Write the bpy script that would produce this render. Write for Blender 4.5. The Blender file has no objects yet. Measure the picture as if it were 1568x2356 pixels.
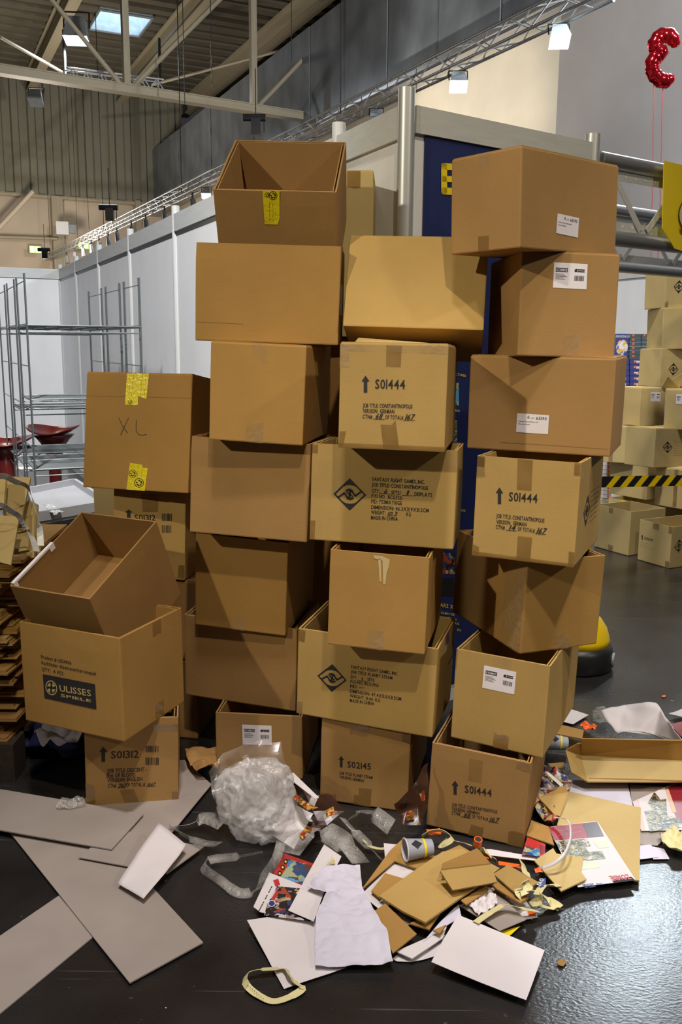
import bpy, bmesh, math, random
from mathutils import Vector, Matrix, noise, Euler
random.seed(7)
# ------------------------------------------------------------------ camera, world, lights, exposure
FPX, PITCH, CAMZ, ROLL = 2051.12, 0.18513, 1.59075, -0.00837      # calibrated for a 1568 x 2356 frame
sc = bpy.context.scene
COL = sc.collection
cam = bpy.data.cameras.new('camera'); camo = bpy.data.objects.new('camera', cam); COL.objects.link(camo)
cam.sensor_fit = 'VERTICAL'; cam.sensor_height = 24.0; cam.lens = FPX / 2356 * 24.0
cam.clip_start = 0.05; cam.clip_end = 300
camo.matrix_world = Matrix.Translation((0, 0, CAMZ)) @ Matrix.Rotation(math.pi/2 - PITCH, 4, 'X') @ Matrix.Rotation(-ROLL, 4, 'Z')
sc.camera = camo
sc.view_settings.view_transform = 'Standard'; sc.view_settings.look = 'None'
sc.view_settings.exposure = 0.0; sc.view_settings.gamma = 1.0; sc.view_settings.use_curve_mapping = False
w = bpy.data.worlds.new('hall_ambience'); sc.world = w; w.use_nodes = True
w.node_tree.nodes['Background'].inputs[0].default_value = (0.80, 0.78, 0.80, 1)
w.node_tree.nodes['Background'].inputs[1].default_value = 0.036

def lamp(name, kind, loc, power, color, size=0.3, target=None, spot=None, blend=0.5):
    l = bpy.data.lights.new(name, kind); o = bpy.data.objects.new(name, l); COL.objects.link(o)
    l.energy = power; l.color = color; o.location = loc
    if kind == 'AREA': l.shape = 'SQUARE'; l.size = size
    else: l.shadow_soft_size = size
    if spot: l.spot_size = math.radians(spot); l.spot_blend = blend
    if target is not None:
        o.rotation_euler = (Vector(target) - Vector(loc)).to_track_quat('-Z', 'Y').to_euler()
    return o
# hall floodlights above and behind the photographer, and over the far aisle, plus added fill lamps
lamp('hall_floodlight_key', 'SPOT', (0.8, -2.4, 8.2), 1230, (1.0, 0.86, 0.62), 0.10, (0.35, 3.0, 2.2), 42, 1.0)
lamp('hall_floodlight_side', 'SPOT', (-6.4, -3.0, 5.6), 1900, (1.0, 0.89, 0.67), 0.10, (-0.1, 3.0, 2.55), 35, 1.0)
lamp('hall_floodlight_aisle', 'POINT', (3.75, 9.85, 5.4), 850, (0.80, 0.92, 1.0), 0.32)
lamp('pier_fill', 'SPOT', (7.6, 3.2, 7.5), 9000, (1.0, 0.97, 0.94), 0.3, (5.0, 12.0, 6.4), 62, 0.6)  # unseen lamp, added to brighten the pale pier
lamp('hall_floodlight_right', 'SPOT', (0.9, 4.9, 8.6), 2700, (1.0, 0.98, 0.94), 0.25, (3.4, 8.6, 1.0), 58, 0.6)
lamp('tower_right_fill', 'SPOT', (6.2, -2.2, 6.4), 700, (1.0, 0.90, 0.72), 0.2, (0.6, 3.0, 1.6), 40, 1.0)  # added fill from the right for the tower's dark right-hand faces
lamp('hall_floodlight_left', 'SPOT', (-1.6, 1.6, 7.5), 4200, (1.0, 0.99, 0.97), 0.22, (-2.3, 8.6, 1.6), 70, 0.8)
lamp('hall_floodlight_front', 'SPOT', (-0.2, 0.7, 7.4), 1450, (1.0, 0.93, 0.92), 0.22, (0.05, 1.75, 0), 34, 0.8)
lamp('litter_fill', 'SPOT', (2.3, 1.9, 7.4), 1100, (1.0, 0.94, 0.92), 0.22, (1.75, 2.95, 0), 30, 0.8)  # extra unseen lamp, added overhead to brighten the right-hand litter
lamp('hall_floodlight_roof', 'POINT', (-6, 16, 6.0), 200, (1.0, 0.88, 0.70), 0.6)
lamp('hall_floodlight_far', 'POINT', (-11, 33, 4.5), 1500, (1.0, 0.88, 0.72), 0.6)

# ------------------------------------------------------------------ layout helpers
CR, SR, CP, SP = math.cos(ROLL), math.sin(ROLL), math.cos(PITCH), math.sin(PITCH)
CAM = Vector((0, 0, CAMZ))
def ray(px, py):
    a, b = px - 784.0, 1178.0 - py
    x = a*CR + b*SR; y = -a*SR + b*CR
    return Vector((x, FPX*CP + y*SP, -FPX*SP + y*CP)).normalized()
def at_z(px, py, z=0.0):
    d = ray(px, py); return CAM + d * ((z - CAMZ) / d.z)
def at_y(px, py, Y):
    d = ray(px, py); return CAM + d * (Y / d.y)
def on_plane(px, py, p, n):
    d = ray(px, py); return CAM + d * ((Vector(p) - CAM).dot(n) / d.dot(n))
def zoom(x0, y0, s): return lambda x, y: (x0 + x/s, y0 + y/s)
ZA, ZB, ZC, ZD = zoom(440,300,3.409), zoom(760,300,3.267), zoom(1020,320,2.861), zoom(160,820,2.613)
ZE, ZF, ZG, ZH = zoom(660,760,3.409), zoom(1040,790,2.970), zoom(0,1060,3.409), zoom(400,1200,3.92)
ZI, ZJ, ZK, ZL = zoom(660,1230,3.484), zoom(1000,1200,2.7606), zoom(0,1620,3.136), zoom(400,1600,3.136)
ZM, ZN, ZO, ZP = zoom(700,1640,2.8), zoom(1180,1600,4.041), zoom(540,1880,3.409), zoom(820,1880,3.136)
ZQ, ZR = zoom(1240,1440,4.78), zoom(1200,1840,4.261)

# ------------------------------------------------------------------ materials
MATS = {}
def nt(name):
    m = bpy.data.materials.new(name); m.use_nodes = True
    return m, m.node_tree.nodes, m.node_tree.links, m.node_tree.nodes['Principled BSDF']
def mat(name, col, rough=0.6, metal=0.0, var=0.12, scale=6.0, bump=0.0, bscale=40.0, spec=0.5, emit=None, estr=0.0):
    if name in MATS: return MATS[name]
    m, N, L, p = nt(name)
    tc = N.new('ShaderNodeTexCoord'); nz = N.new('ShaderNodeTexNoise'); nz.inputs['Scale'].default_value = scale
    nz.inputs['Detail'].default_value = 4; L.new(tc.outputs['Object'], nz.inputs['Vector'])
    cr = N.new('ShaderNodeValToRGB')
    cr.color_ramp.elements[0].position = 0.3; cr.color_ramp.elements[1].position = 0.7
    cr.color_ramp.elements[0].color = tuple(c*(1-var) for c in col) + (1,)
    cr.color_ramp.elements[1].color = tuple(min(1, c*(1+var)) for c in col) + (1,)
    L.new(nz.outputs['Fac'], cr.inputs['Fac']); L.new(cr.outputs['Color'], p.inputs['Base Color'])
    p.inputs['Roughness'].default_value = rough; p.inputs['Metallic'].default_value = metal
    p.inputs['Specular IOR Level'].default_value = spec
    if bump:
        n2 = N.new('ShaderNodeTexNoise'); n2.inputs['Scale'].default_value = bscale; L.new(tc.outputs['Object'], n2.inputs['Vector'])
        b = N.new('ShaderNodeBump'); b.inputs['Strength'].default_value = bump; b.inputs['Distance'].default_value = 0.01
        L.new(n2.outputs['Fac'], b.inputs['Height']); L.new(b.outputs['Normal'], p.inputs['Normal'])
    if emit:
        p.inputs['Emission Color'].default_value = tuple(emit) + (1,); p.inputs['Emission Strength'].default_value = estr
    MATS[name] = m; return m
def cardboard(name, col, var=0.10, rough=0.78):
    m, N, L, p = nt(name)
    tc = N.new('ShaderNodeTexCoord'); oi = N.new('ShaderNodeObjectInfo')
    n1 = N.new('ShaderNodeTexNoise'); n1.inputs['Scale'].default_value = 3.2; n1.inputs['Detail'].default_value = 5
    n2 = N.new('ShaderNodeTexNoise'); n2.inputs['Scale'].default_value = 260; n2.inputs['Detail'].default_value = 2
    L.new(tc.outputs['Object'], n1.inputs['Vector']); L.new(tc.outputs['Object'], n2.inputs['Vector'])
    wv = N.new('ShaderNodeTexWave'); wv.wave_type = 'BANDS'; wv.bands_direction = 'Z'; wv.inputs['Scale'].default_value = 45
    wv.inputs['Distortion'].default_value = 1.5; L.new(tc.outputs['Object'], wv.inputs['Vector'])
    r = N.new('ShaderNodeValToRGB'); r.color_ramp.elements[0].position = 0.28; r.color_ramp.elements[1].position = 0.72
    r.color_ramp.elements[0].color = tuple(c*(1-var) for c in col) + (1,)
    r.color_ramp.elements[1].color = tuple(c*(1+var) for c in col) + (1,)
    L.new(n1.outputs['Fac'], r.inputs['Fac'])
    mx = N.new('ShaderNodeMix'); mx.data_type = 'RGBA'; mx.blend_type = 'MULTIPLY'; mx.inputs['Factor'].default_value = 0.22
    L.new(r.outputs['Color'], mx.inputs['A']); L.new(n2.outputs['Color'], mx.inputs['B'])
    hs = N.new('ShaderNodeHueSaturation'); mr = N.new('ShaderNodeMapRange')
    mr.inputs['To Min'].default_value = 1.0; mr.inputs['To Max'].default_value = 1.16
    L.new(oi.outputs['Random'], mr.inputs['Value']); L.new(mr.outputs['Result'], hs.inputs['Value'])
    L.new(mx.outputs['Result'], hs.inputs['Color']); L.new(hs.outputs['Color'], p.inputs['Base Color'])
    b = N.new('ShaderNodeBump'); b.inputs['Strength'].default_value = 0.025; b.inputs['Distance'].default_value = 0.002
    L.new(wv.outputs['Fac'], b.inputs['Height']); L.new(b.outputs['Normal'], p.inputs['Normal'])
    p.inputs['Roughness'].default_value = rough; p.inputs['Specular IOR Level'].default_value = 0.25
    MATS[name] = m; return m
def film(name, col, clear=0.55, rough=0.15, bump=0.6, bscale=60.0, voronoi=False, milk=0.5):
    """thin plastic: part see-through, part milky, glossy on top"""
    m, N, L, p = nt(name)
    out = [n for n in N if n.type == 'OUTPUT_MATERIAL'][0]
    tr = N.new('ShaderNodeBsdfTransparent'); mix = N.new('ShaderNodeMixShader')
    tc = N.new('ShaderNodeTexCoord')
    tx = N.new('ShaderNodeTexVoronoi' if voronoi else 'ShaderNodeTexNoise'); tx.inputs['Scale'].default_value = bscale
    L.new(tc.outputs['Object'], tx.inputs['Vector'])
    b = N.new('ShaderNodeBump'); b.inputs['Strength'].default_value = bump; b.inputs['Distance'].default_value = 0.01
    L.new(tx.outputs['Distance' if voronoi else 'Fac'], b.inputs['Height'])
    if not voronoi: L.new(b.outputs['Normal'], p.inputs['Normal'])
    p.inputs['Base Color'].default_value = tuple(col) + (1,); p.inputs['Roughness'].default_value = rough
    p.inputs['Specular IOR Level'].default_value = 1.0; p.inputs['Coat Weight'].default_value = 1.0; p.inputs['Coat Roughness'].default_value = 0.05
    L.new(b.outputs['Normal'], p.inputs['Coat Normal'])
    nz = N.new('ShaderNodeTexNoise'); nz.inputs['Scale'].default_value = 9; L.new(tc.outputs['Object'], nz.inputs['Vector'])
    mr = N.new('ShaderNodeMapRange'); mr.inputs['From Min'].default_value = 0.35; mr.inputs['From Max'].default_value = 0.65
    mr.inputs['To Min'].default_value = max(0, 1-clear-0.15); mr.inputs['To Max'].default_value = min(1, 1-clear+0.15)
    L.new(nz.outputs['Fac'], mr.inputs['Value']); L.new(mr.outputs['Result'], mix.inputs['Fac'])
    L.new(tr.outputs[0], mix.inputs[1]); L.new(p.outputs[0], mix.inputs[2]); L.new(mix.outputs[0], out.inputs['Surface'])
    MATS[name] = m; return m
def floor_material():
    m, N, L, p = nt('worn_black_floor')
    tc = N.new('ShaderNodeTexCoord')
    def noise_n(scale, detail, sx=1, sy=1, rot=0):
        mp = N.new('ShaderNodeMapping'); mp.inputs['Scale'].default_value = (sx, sy, 1); mp.inputs['Rotation'].default_value = (0, 0, rot)
        L.new(tc.outputs['Object'], mp.inputs['Vector'])
        n = N.new('ShaderNodeTexNoise'); n.inputs['Scale'].default_value = scale; n.inputs['Detail'].default_value = detail
        L.new(mp.outputs['Vector'], n.inputs['Vector']); return n
    def ramp(src, a, b, ca, cb):
        r = N.new('ShaderNodeValToRGB'); r.color_ramp.elements[0].position = a; r.color_ramp.elements[1].position = b
        r.color_ramp.elements[0].color = ca + (1,); r.color_ramp.elements[1].color = cb + (1,)
        L.new(src.outputs['Fac'], r.inputs['Fac']); return r
    base = ramp(noise_n(2.2, 8), 0.32, 0.72, (0.011, 0.0105, 0.0115), (0.033, 0.031, 0.031))
    cur = base.outputs['Color']
    for (s, sx, sy, rot, a, b, c) in ((4, 0.30, 9, 0.5, 0.68, 0.76, (0.075, 0.075, 0.08)), (5, 0.25, 9, -0.9, 0.70, 0.77, (0.07, 0.075, 0.08)),
                                      (4, 0.25, 8, 1.5, 0.70, 0.76, (0.06, 0.065, 0.07)), (26, 1, 1, 0, 0.70, 0.78, (0.10, 0.10, 0.10))):
        k = ramp(noise_n(s, 3, sx, sy, rot), a, b, (0, 0, 0), (1, 1, 1))
        mx = N.new('ShaderNodeMix'); mx.data_type = 'RGBA'; L.new(k.outputs['Color'], mx.inputs['Factor'])
        L.new(cur, mx.inputs['A']); mx.inputs['B'].default_value = c + (1,); cur = mx.outputs['Result']
    L.new(cur, p.inputs['Base Color'])
    rr = ramp(noise_n(5, 6), 0.3, 0.75, (0.20, 0.20, 0.20), (0.24, 0.24, 0.24)); L.new(rr.outputs['Color'], p.inputs['Roughness'])
    bn = noise_n(85, 6, 1, 1.6, 0.4)
    b = N.new('ShaderNodeBump'); b.inputs['Strength'].default_value = 0.24; b.inputs['Distance'].default_value = 0.004
    L.new(bn.outputs['Fac'], b.inputs['Height']); L.new(b.outputs['Normal'], p.inputs['Normal'])
    MATS['floor'] = m; return m
def printed(name, cols, scale=30.0, rough=0.35):
    """multi-coloured print: hard-edged cells of a few colours"""
    if name in MATS: return MATS[name]
    m, N, L, p = nt(name)
    tc = N.new('ShaderNodeTexCoord'); v = N.new('ShaderNodeTexVoronoi'); v.inputs['Scale'].default_value = scale
    nz = N.new('ShaderNodeTexNoise'); nz.inputs['Scale'].default_value = scale*0.6; nz.inputs['Detail'].default_value = 3
    L.new(tc.outputs['Object'], nz.inputs['Vector'])
    ad = N.new('ShaderNodeMix'); ad.data_type = 'RGBA'; ad.blend_type = 'LINEAR_LIGHT'; ad.inputs['Factor'].default_value = 0.05
    L.new(tc.outputs['Object'], ad.inputs['A']); L.new(nz.outputs['Color'], ad.inputs['B']); L.new(ad.outputs['Result'], v.inputs['Vector'])
    r = N.new('ShaderNodeValToRGB'); r.color_ramp.interpolation = 'CONSTANT'
    els = r.color_ramp.elements
    while len(els) < len(cols): els.new(0.5)
    for i, c in enumerate(cols): els[i].position = i/len(cols); els[i].color = tuple(c) + (1,)
    sx = N.new('ShaderNodeSeparateColor'); L.new(v.outputs['Color'], sx.inputs['Color']); L.new(sx.outputs['Red'], r.inputs['Fac'])
    L.new(r.outputs['Color'], p.inputs['Base Color']); p.inputs['Roughness'].default_value = rough
    MATS[name] = m; return m

KRAFT = cardboard('kraft_board', (0.375, 0.212, 0.060))
KRAFT_PINK = cardboard('kraft_board_reddish', (0.35, 0.202, 0.073))
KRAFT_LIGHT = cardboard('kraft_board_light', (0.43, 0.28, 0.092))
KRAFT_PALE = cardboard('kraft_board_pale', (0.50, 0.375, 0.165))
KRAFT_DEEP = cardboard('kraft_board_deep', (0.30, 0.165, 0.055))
INK = mat('black_ink', (0.016, 0.015, 0.016), 0.7)
PENCIL = mat('pencil_grey', (0.09, 0.07, 0.05), 0.8)
WHITE = mat('label_white', (0.74, 0.70, 0.76), 0.6, var=0.03)
PAPER = mat('white_paper', (0.66, 0.62, 0.645), 0.75, var=0.05, scale=4, bump=0.06, bscale=9)
PAPER_LILAC = mat('bluish_white_paper', (0.60, 0.58, 0.70), 0.75, var=0.06, scale=4)
BOARD = mat('taupe_hardboard', (0.33, 0.285, 0.26), 0.62, var=0.14, scale=3.0, bump=0.05)
TAPE = film('brown_parcel_tape', (0.27, 0.15, 0.045), clear=0.45, rough=0.18, bump=0.12, bscale=14)
TAPE_CLEAR = film('clear_tape', (0.50, 0.37, 0.22), clear=0.80, rough=0.1, bump=0.5, bscale=50)
TAPE_YELLOW = mat('yellow_warning_tape', (0.72, 0.60, 0.008), 0.28, var=0.10, bump=0.25, bscale=60)
FILM = film('crumpled_clear_film', (0.66, 0.64, 0.62), clear=0.76, rough=0.12, bump=1.0, bscale=70)
BUBBLE = film('bubble_wrap_film', (0.80, 0.79, 0.82), clear=0.58, rough=0.3, bump=1.0, bscale=170, voronoi=True)
BUBBLE_THIN = film('bubble_wrap_single', (0.60, 0.54, 0.50), clear=0.80, rough=0.2, bump=1.0, bscale=170, voronoi=True)
STRAPY = mat('pale_yellow_strapping', (0.66, 0.60, 0.32), 0.5, var=0.10)
STRAPW = mat('white_plastic_strap', (0.62, 0.60, 0.60), 0.35)
STRAPS = mat('silver_grey_strap', (0.50, 0.52, 0.55), 0.25, var=0.2, scale=20)
ORANGE = mat('orange_tape', (0.85, 0.14, 0.02), 0.4)
PANELW = mat('white_partition_panel', (0.72, 0.73, 0.76), 0.5, var=0.03)
ALU = mat('brushed_aluminium', (0.50, 0.51, 0.52), 0.4, 0.5, var=0.08)
ALU_MATT = mat('matt_aluminium_rail', (0.50, 0.51, 0.51), 0.5, 0.0, var=0.06)
ALU_DARK = mat('dark_truss_steel', (0.42, 0.42, 0.44), 0.38, 0.8, var=0.1)  # slightly darker and more metallic than the brushed aluminium
STEEL = mat('cream_painted_steel', (0.42, 0.37, 0.27), 0.55, var=0.1)
DECK = mat('painted_roof_deck', (0.125, 0.11, 0.08), 0.7, var=0.12, scale=1.2)
FASCIA = mat('beige_corrugated_cladding', (0.215, 0.205, 0.155), 0.6, var=0.08, scale=0.8)
CREAM = mat('cream_plaster', (0.66, 0.58, 0.46), 0.85, var=0.05, scale=1.5)
GREYWALL = mat('pale_concrete_wall', (0.34, 0.31, 0.30), 0.9, var=0.06, scale=1.1)
BEIGE = mat('beige_hall_wall', (0.62, 0.52, 0.41), 0.85, var=0.10, scale=0.7)
BAND = mat('grey_metal_panel', (0.20, 0.22, 0.25), 0.42, 0.2, var=0.30, scale=2.6)
BLACK = mat('black_plastic', (0.012, 0.012, 0.013), 0.4)
DARK = mat('dark_timber', (0.035, 0.024, 0.016), 0.8, var=0.3)
WIRE = mat('galvanised_wire', (0.20, 0.22, 0.23), 0.4, 0.7, var=0.15)
NAVY = mat('navy_print', (0.012, 0.022, 0.115), 0.45, var=0.12)
NAVY_CLOTH = mat('navy_cloth', (0.018, 0.022, 0.10), 0.9)
YELLOW = mat('yellow_print', (0.80, 0.60, 0.01), 0.5, var=0.04)
YELLOW_PL = mat('yellow_plastic', (0.80, 0.56, 0.005), 0.35, var=0.05)
RED_FOIL = mat('red_foil', (0.55, 0.015, 0.025), 0.14, 0.85, var=0.15)
RED_SEAT = mat('dark_red_plastic', (0.16, 0.02, 0.018), 0.22)
GREYTOP = mat('grey_laminate', (0.40, 0.41, 0.45), 0.5, var=0.05)
GREYCUP = mat('grey_paper_cup', (0.33, 0.35, 0.42), 0.5, var=0.05)
GLOW = mat('lamp_glass_lit', (1, 1, 1), 0.3, emit=(0.92, 0.96, 1.0), estr=26)
SKYG = mat('skylight_daylight', (0.9, 0.95, 1), 0.5, emit=(0.72, 0.86, 1.0), estr=3.2)
SKYW = mat('skylight_reveal', (0.62, 0.74, 0.80), 0.6)
GREEN = mat('exit_sign_green', (0.15, 0.6, 0.1), 0.5, emit=(0.45, 0.9, 0.20), estr=1.6)
GLASSG = mat('unlit_lamp_glass', (0.50, 0.52, 0.50), 0.2)
LAMPGREY = mat('lamp_housing_grey', (0.30, 0.33, 0.36), 0.45, 0.3)
RED = mat('red_print', (0.50, 0.03, 0.03), 0.4)
MAROON = mat('maroon_print', (0.26, 0.02, 0.03), 0.35)
PGREEN = mat('pale_green_print', (0.50, 0.56, 0.42), 0.45)
BLUEINK = mat('blue_ink', (0.02, 0.04, 0.22), 0.5)
CHOC = mat('chocolate_brown_print', (0.045, 0.018, 0.010), 0.3, var=0.3)
MAP = printed('map_print', [(0.03,0.03,0.02),(0.30,0.25,0.06),(0.45,0.42,0.38),(0.05,0.05,0.04),(0.22,0.20,0.10),(0.10,0.09,0.05)], 75)
COMIC = printed('comic_print', [(0.02,0.015,0.02),(0.35,0.06,0.03),(0.04,0.05,0.16),(0.50,0.36,0.12),(0.30,0.22,0.18),(0.015,0.015,0.02),(0.55,0.5,0.5)], 42)
BLUEPIC = printed('blue_picture_print', [(0.05,0.20,0.45),(0.10,0.33,0.60),(0.03,0.08,0.20),(0.35,0.40,0.25),(0.12,0.06,0.05)], 36)
GAMEPIC = printed('game_cover_print', [(0.05,0.05,0.35),(0.6,0.55,0.5),(0.7,0.45,0.1),(0.08,0.10,0.5),(0.75,0.7,0.75)], 26)
FLOORM = floor_material()

# ------------------------------------------------------------------ mesh and object helpers
MW = {}
class MB:
    def __init__(s): s.v = []; s.f = []
    def face(s, pts):
        i = len(s.v); s.v += [Vector(p) for p in pts]; s.f.append(list(range(i, i+len(pts)))); return s
    def box(s, lo, hi, M=None):
        i = len(s.v)
        for z in (lo[2], hi[2]):
            for (x, y) in ((lo[0],lo[1]),(hi[0],lo[1]),(hi[0],hi[1]),(lo[0],hi[1])):
                p = Vector((x, y, z)); s.v.append(M @ p if M else p)
        s.f += [[i+a for a in q] for q in ((3,2,1,0),(4,5,6,7),(0,1,5,4),(1,2,6,5),(2,3,7,6),(3,0,4,7))]; return s
    def tube(s, p, q, r, n=8, r2=None):
        p, q = Vector(p), Vector(q); d = (q-p); M = d.to_track_quat('Z', 'Y').to_matrix(); i = len(s.v); r2 = r if r2 is None else r2
        for (c, rr) in ((p, r), (q, r2)):
            for k in range(n): a = 2*math.pi*k/n; s.v.append(c + M @ Vector((rr*math.cos(a), rr*math.sin(a), 0)))
        for k in range(n): s.f.append([i+k, i+(k+1)%n, i+n+(k+1)%n, i+n+k])
        s.f.append([i+k for k in reversed(range(n))]); s.f.append([i+n+k for k in range(n)]); return s
    def lathe(s, prof, c, n=32, M=None):
        i = len(s.v); c = Vector(c)
        for (r, z) in prof:
            for k in range(n):
                a = 2*math.pi*k/n; p = Vector((r*math.cos(a), r*math.sin(a), z)); s.v.append(c + (M @ p if M else p))
        for j in range(len(prof)-1):
            for k in range(n): s.f.append([i+j*n+k, i+j*n+(k+1)%n, i+(j+1)*n+(k+1)%n, i+(j+1)*n+k])
        s.f.append([i+k for k in reversed(range(n))]); s.f.append([i+(len(prof)-1)*n+k for k in range(n)]); return s
    def build(s, name, m, parent=None, smooth=False, local=False, solid=None, offset=-1):
        me = bpy.data.meshes.new(name)
        if parent is not None and not local:
            I = MW[parent].inverted(); vs = [I @ v for v in s.v]
        else: vs = s.v
        me.from_pydata([tuple(v) for v in vs], [], s.f); me.update()
        if smooth: me.polygons.foreach_set('use_smooth', [True]*len(me.polygons))
        me.materials.append(m)
        o = bpy.data.objects.new(name, me); COL.objects.link(o)
        if parent is not None: o.parent = parent; MW[o] = MW[parent]
        else: MW[o] = Matrix.Identity(4)
        if solid:
            md = o.modifiers.new('thickness', 'SOLIDIFY'); md.thickness = solid; md.offset = offset
        return o
def tag(o, label=None, cat=None, group=None, kind=None):
    if label: o['label'] = label
    if cat: o['category'] = cat
    if group: o['group'] = group
    if kind: o['kind'] = kind
    return o
def thing(name, label, cat, M=None, group=None):
    o = bpy.data.objects.new(name, None); COL.objects.link(o); o.empty_display_size = 0.05
    if M is None: M = Matrix.Identity(4)
    if not isinstance(M, Matrix): M = Matrix.Translation(M)
    o.matrix_world = M; MW[o] = M.copy(); return tag(o, label, cat, group)
def struct(name, mb, m, **k): return tag(mb.build(name, m, **k), kind='structure')
_shared = {}
def shared(kind, m, n=10):
    key = (kind, m.name, n)
    if key not in _shared:
        b = MB()
        if kind == 'rod': b.tube((0,0,0), (0,0,1), 1, n)
        else: b.box((-.5,-.5,-.5), (.5,.5,.5))
        me = bpy.data.meshes.new(kind); me.from_pydata([tuple(v) for v in b.v], [], b.f); me.update(); me.materials.append(m)
        if kind == 'rod': me.polygons.foreach_set('use_smooth', [len(p.vertices) == 4 for p in me.polygons])
        _shared[key] = me
    return _shared[key]
def rod(name, p, q, r, m, parent, n=10):
    p, q = Vector(p), Vector(q); d = q-p
    M = Matrix.Translation(p) @ d.to_track_quat('Z', 'Y').to_matrix().to_4x4() @ Matrix.Diagonal((r, r, d.length, 1))
    o = bpy.data.objects.new(name, shared('rod', m, n)); COL.objects.link(o); o.parent = parent
    o.matrix_basis = MW[parent].inverted() @ M; MW[o] = MW[parent]; return o
def slab(name, c, size, m, parent, rot=None):
    M = Matrix.Translation(c) @ (rot.to_4x4() if rot else Matrix.Identity(4)) @ Matrix.Diagonal((size[0], size[1], size[2], 1))
    o = bpy.data.objects.new(name, shared('cube', m)); COL.objects.link(o)
    if parent is not None: o.parent = parent; o.matrix_basis = MW[parent].inverted() @ M; MW[o] = MW[parent]
    else: o.matrix_world = M; MW[o] = M
    return o

# glyphs laid out by hand so every printed line can be fitted to its place
GL = {}
def load_glyphs():
    chars = 'ABCDEFGHIJKLMNOPQRSTUVWXYZabcdefghijklmnopqrstuvwxyz0123456789#:,./-_"ÜX!'
    tmp = []
    for ch in set(chars):
        c = bpy.data.curves.new('glyph', 'FONT'); c.body = ch; c.size = 1; c.resolution_u = 2; c.offset = 0.013
        o = bpy.data.objects.new('glyph', c); COL.objects.link(o); tmp.append((ch, o))
    dg = bpy.context.evaluated_depsgraph_get(); dg.update()
    for ch, o in tmp:
        me = bpy.data.meshes.new_from_object(o.evaluated_get(dg))
        vs = [(v.co.x, v.co.y) for v in me.vertices]; fs = [list(p.vertices) for p in me.polygons]
        x0 = min((v[0] for v in vs), default=0); x1 = max((v[0] for v in vs), default=0.3)
        GL[ch] = ([(x-x0, y) for x, y in vs], fs, x1-x0); bpy.data.meshes.remove(me)
    for ch, o in tmp:
        c = o.data; bpy.data.objects.remove(o); bpy.data.curves.remove(c)
load_glyphs()
CAPH = max(y for x, y in GL['H'][0])
def glyph_run(mb, s, P0, along, up, length, cap, shear=0.0):
    """writes s from P0 (baseline start); along and up are unit vectors"""
    x = 0.0; runs = []
    for ch in s:
        if ch == ' ': x += 0.30; continue
        g = GL.get(ch) or GL['-']; runs.append((x, g)); x += g[2] + 0.085
    W = max(x - 0.085, 0.01); k = length / W
    for x0, (vs, fs, gw) in runs:
        i = len(mb.v)
        for (gx, gy) in vs:
            yy = gy / CAPH * cap; mb.v.append(P0 + along*((x0+gx)*k + shear*yy) + up*yy)
        mb.f += [[i+a for a in f] for f in fs]

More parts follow.
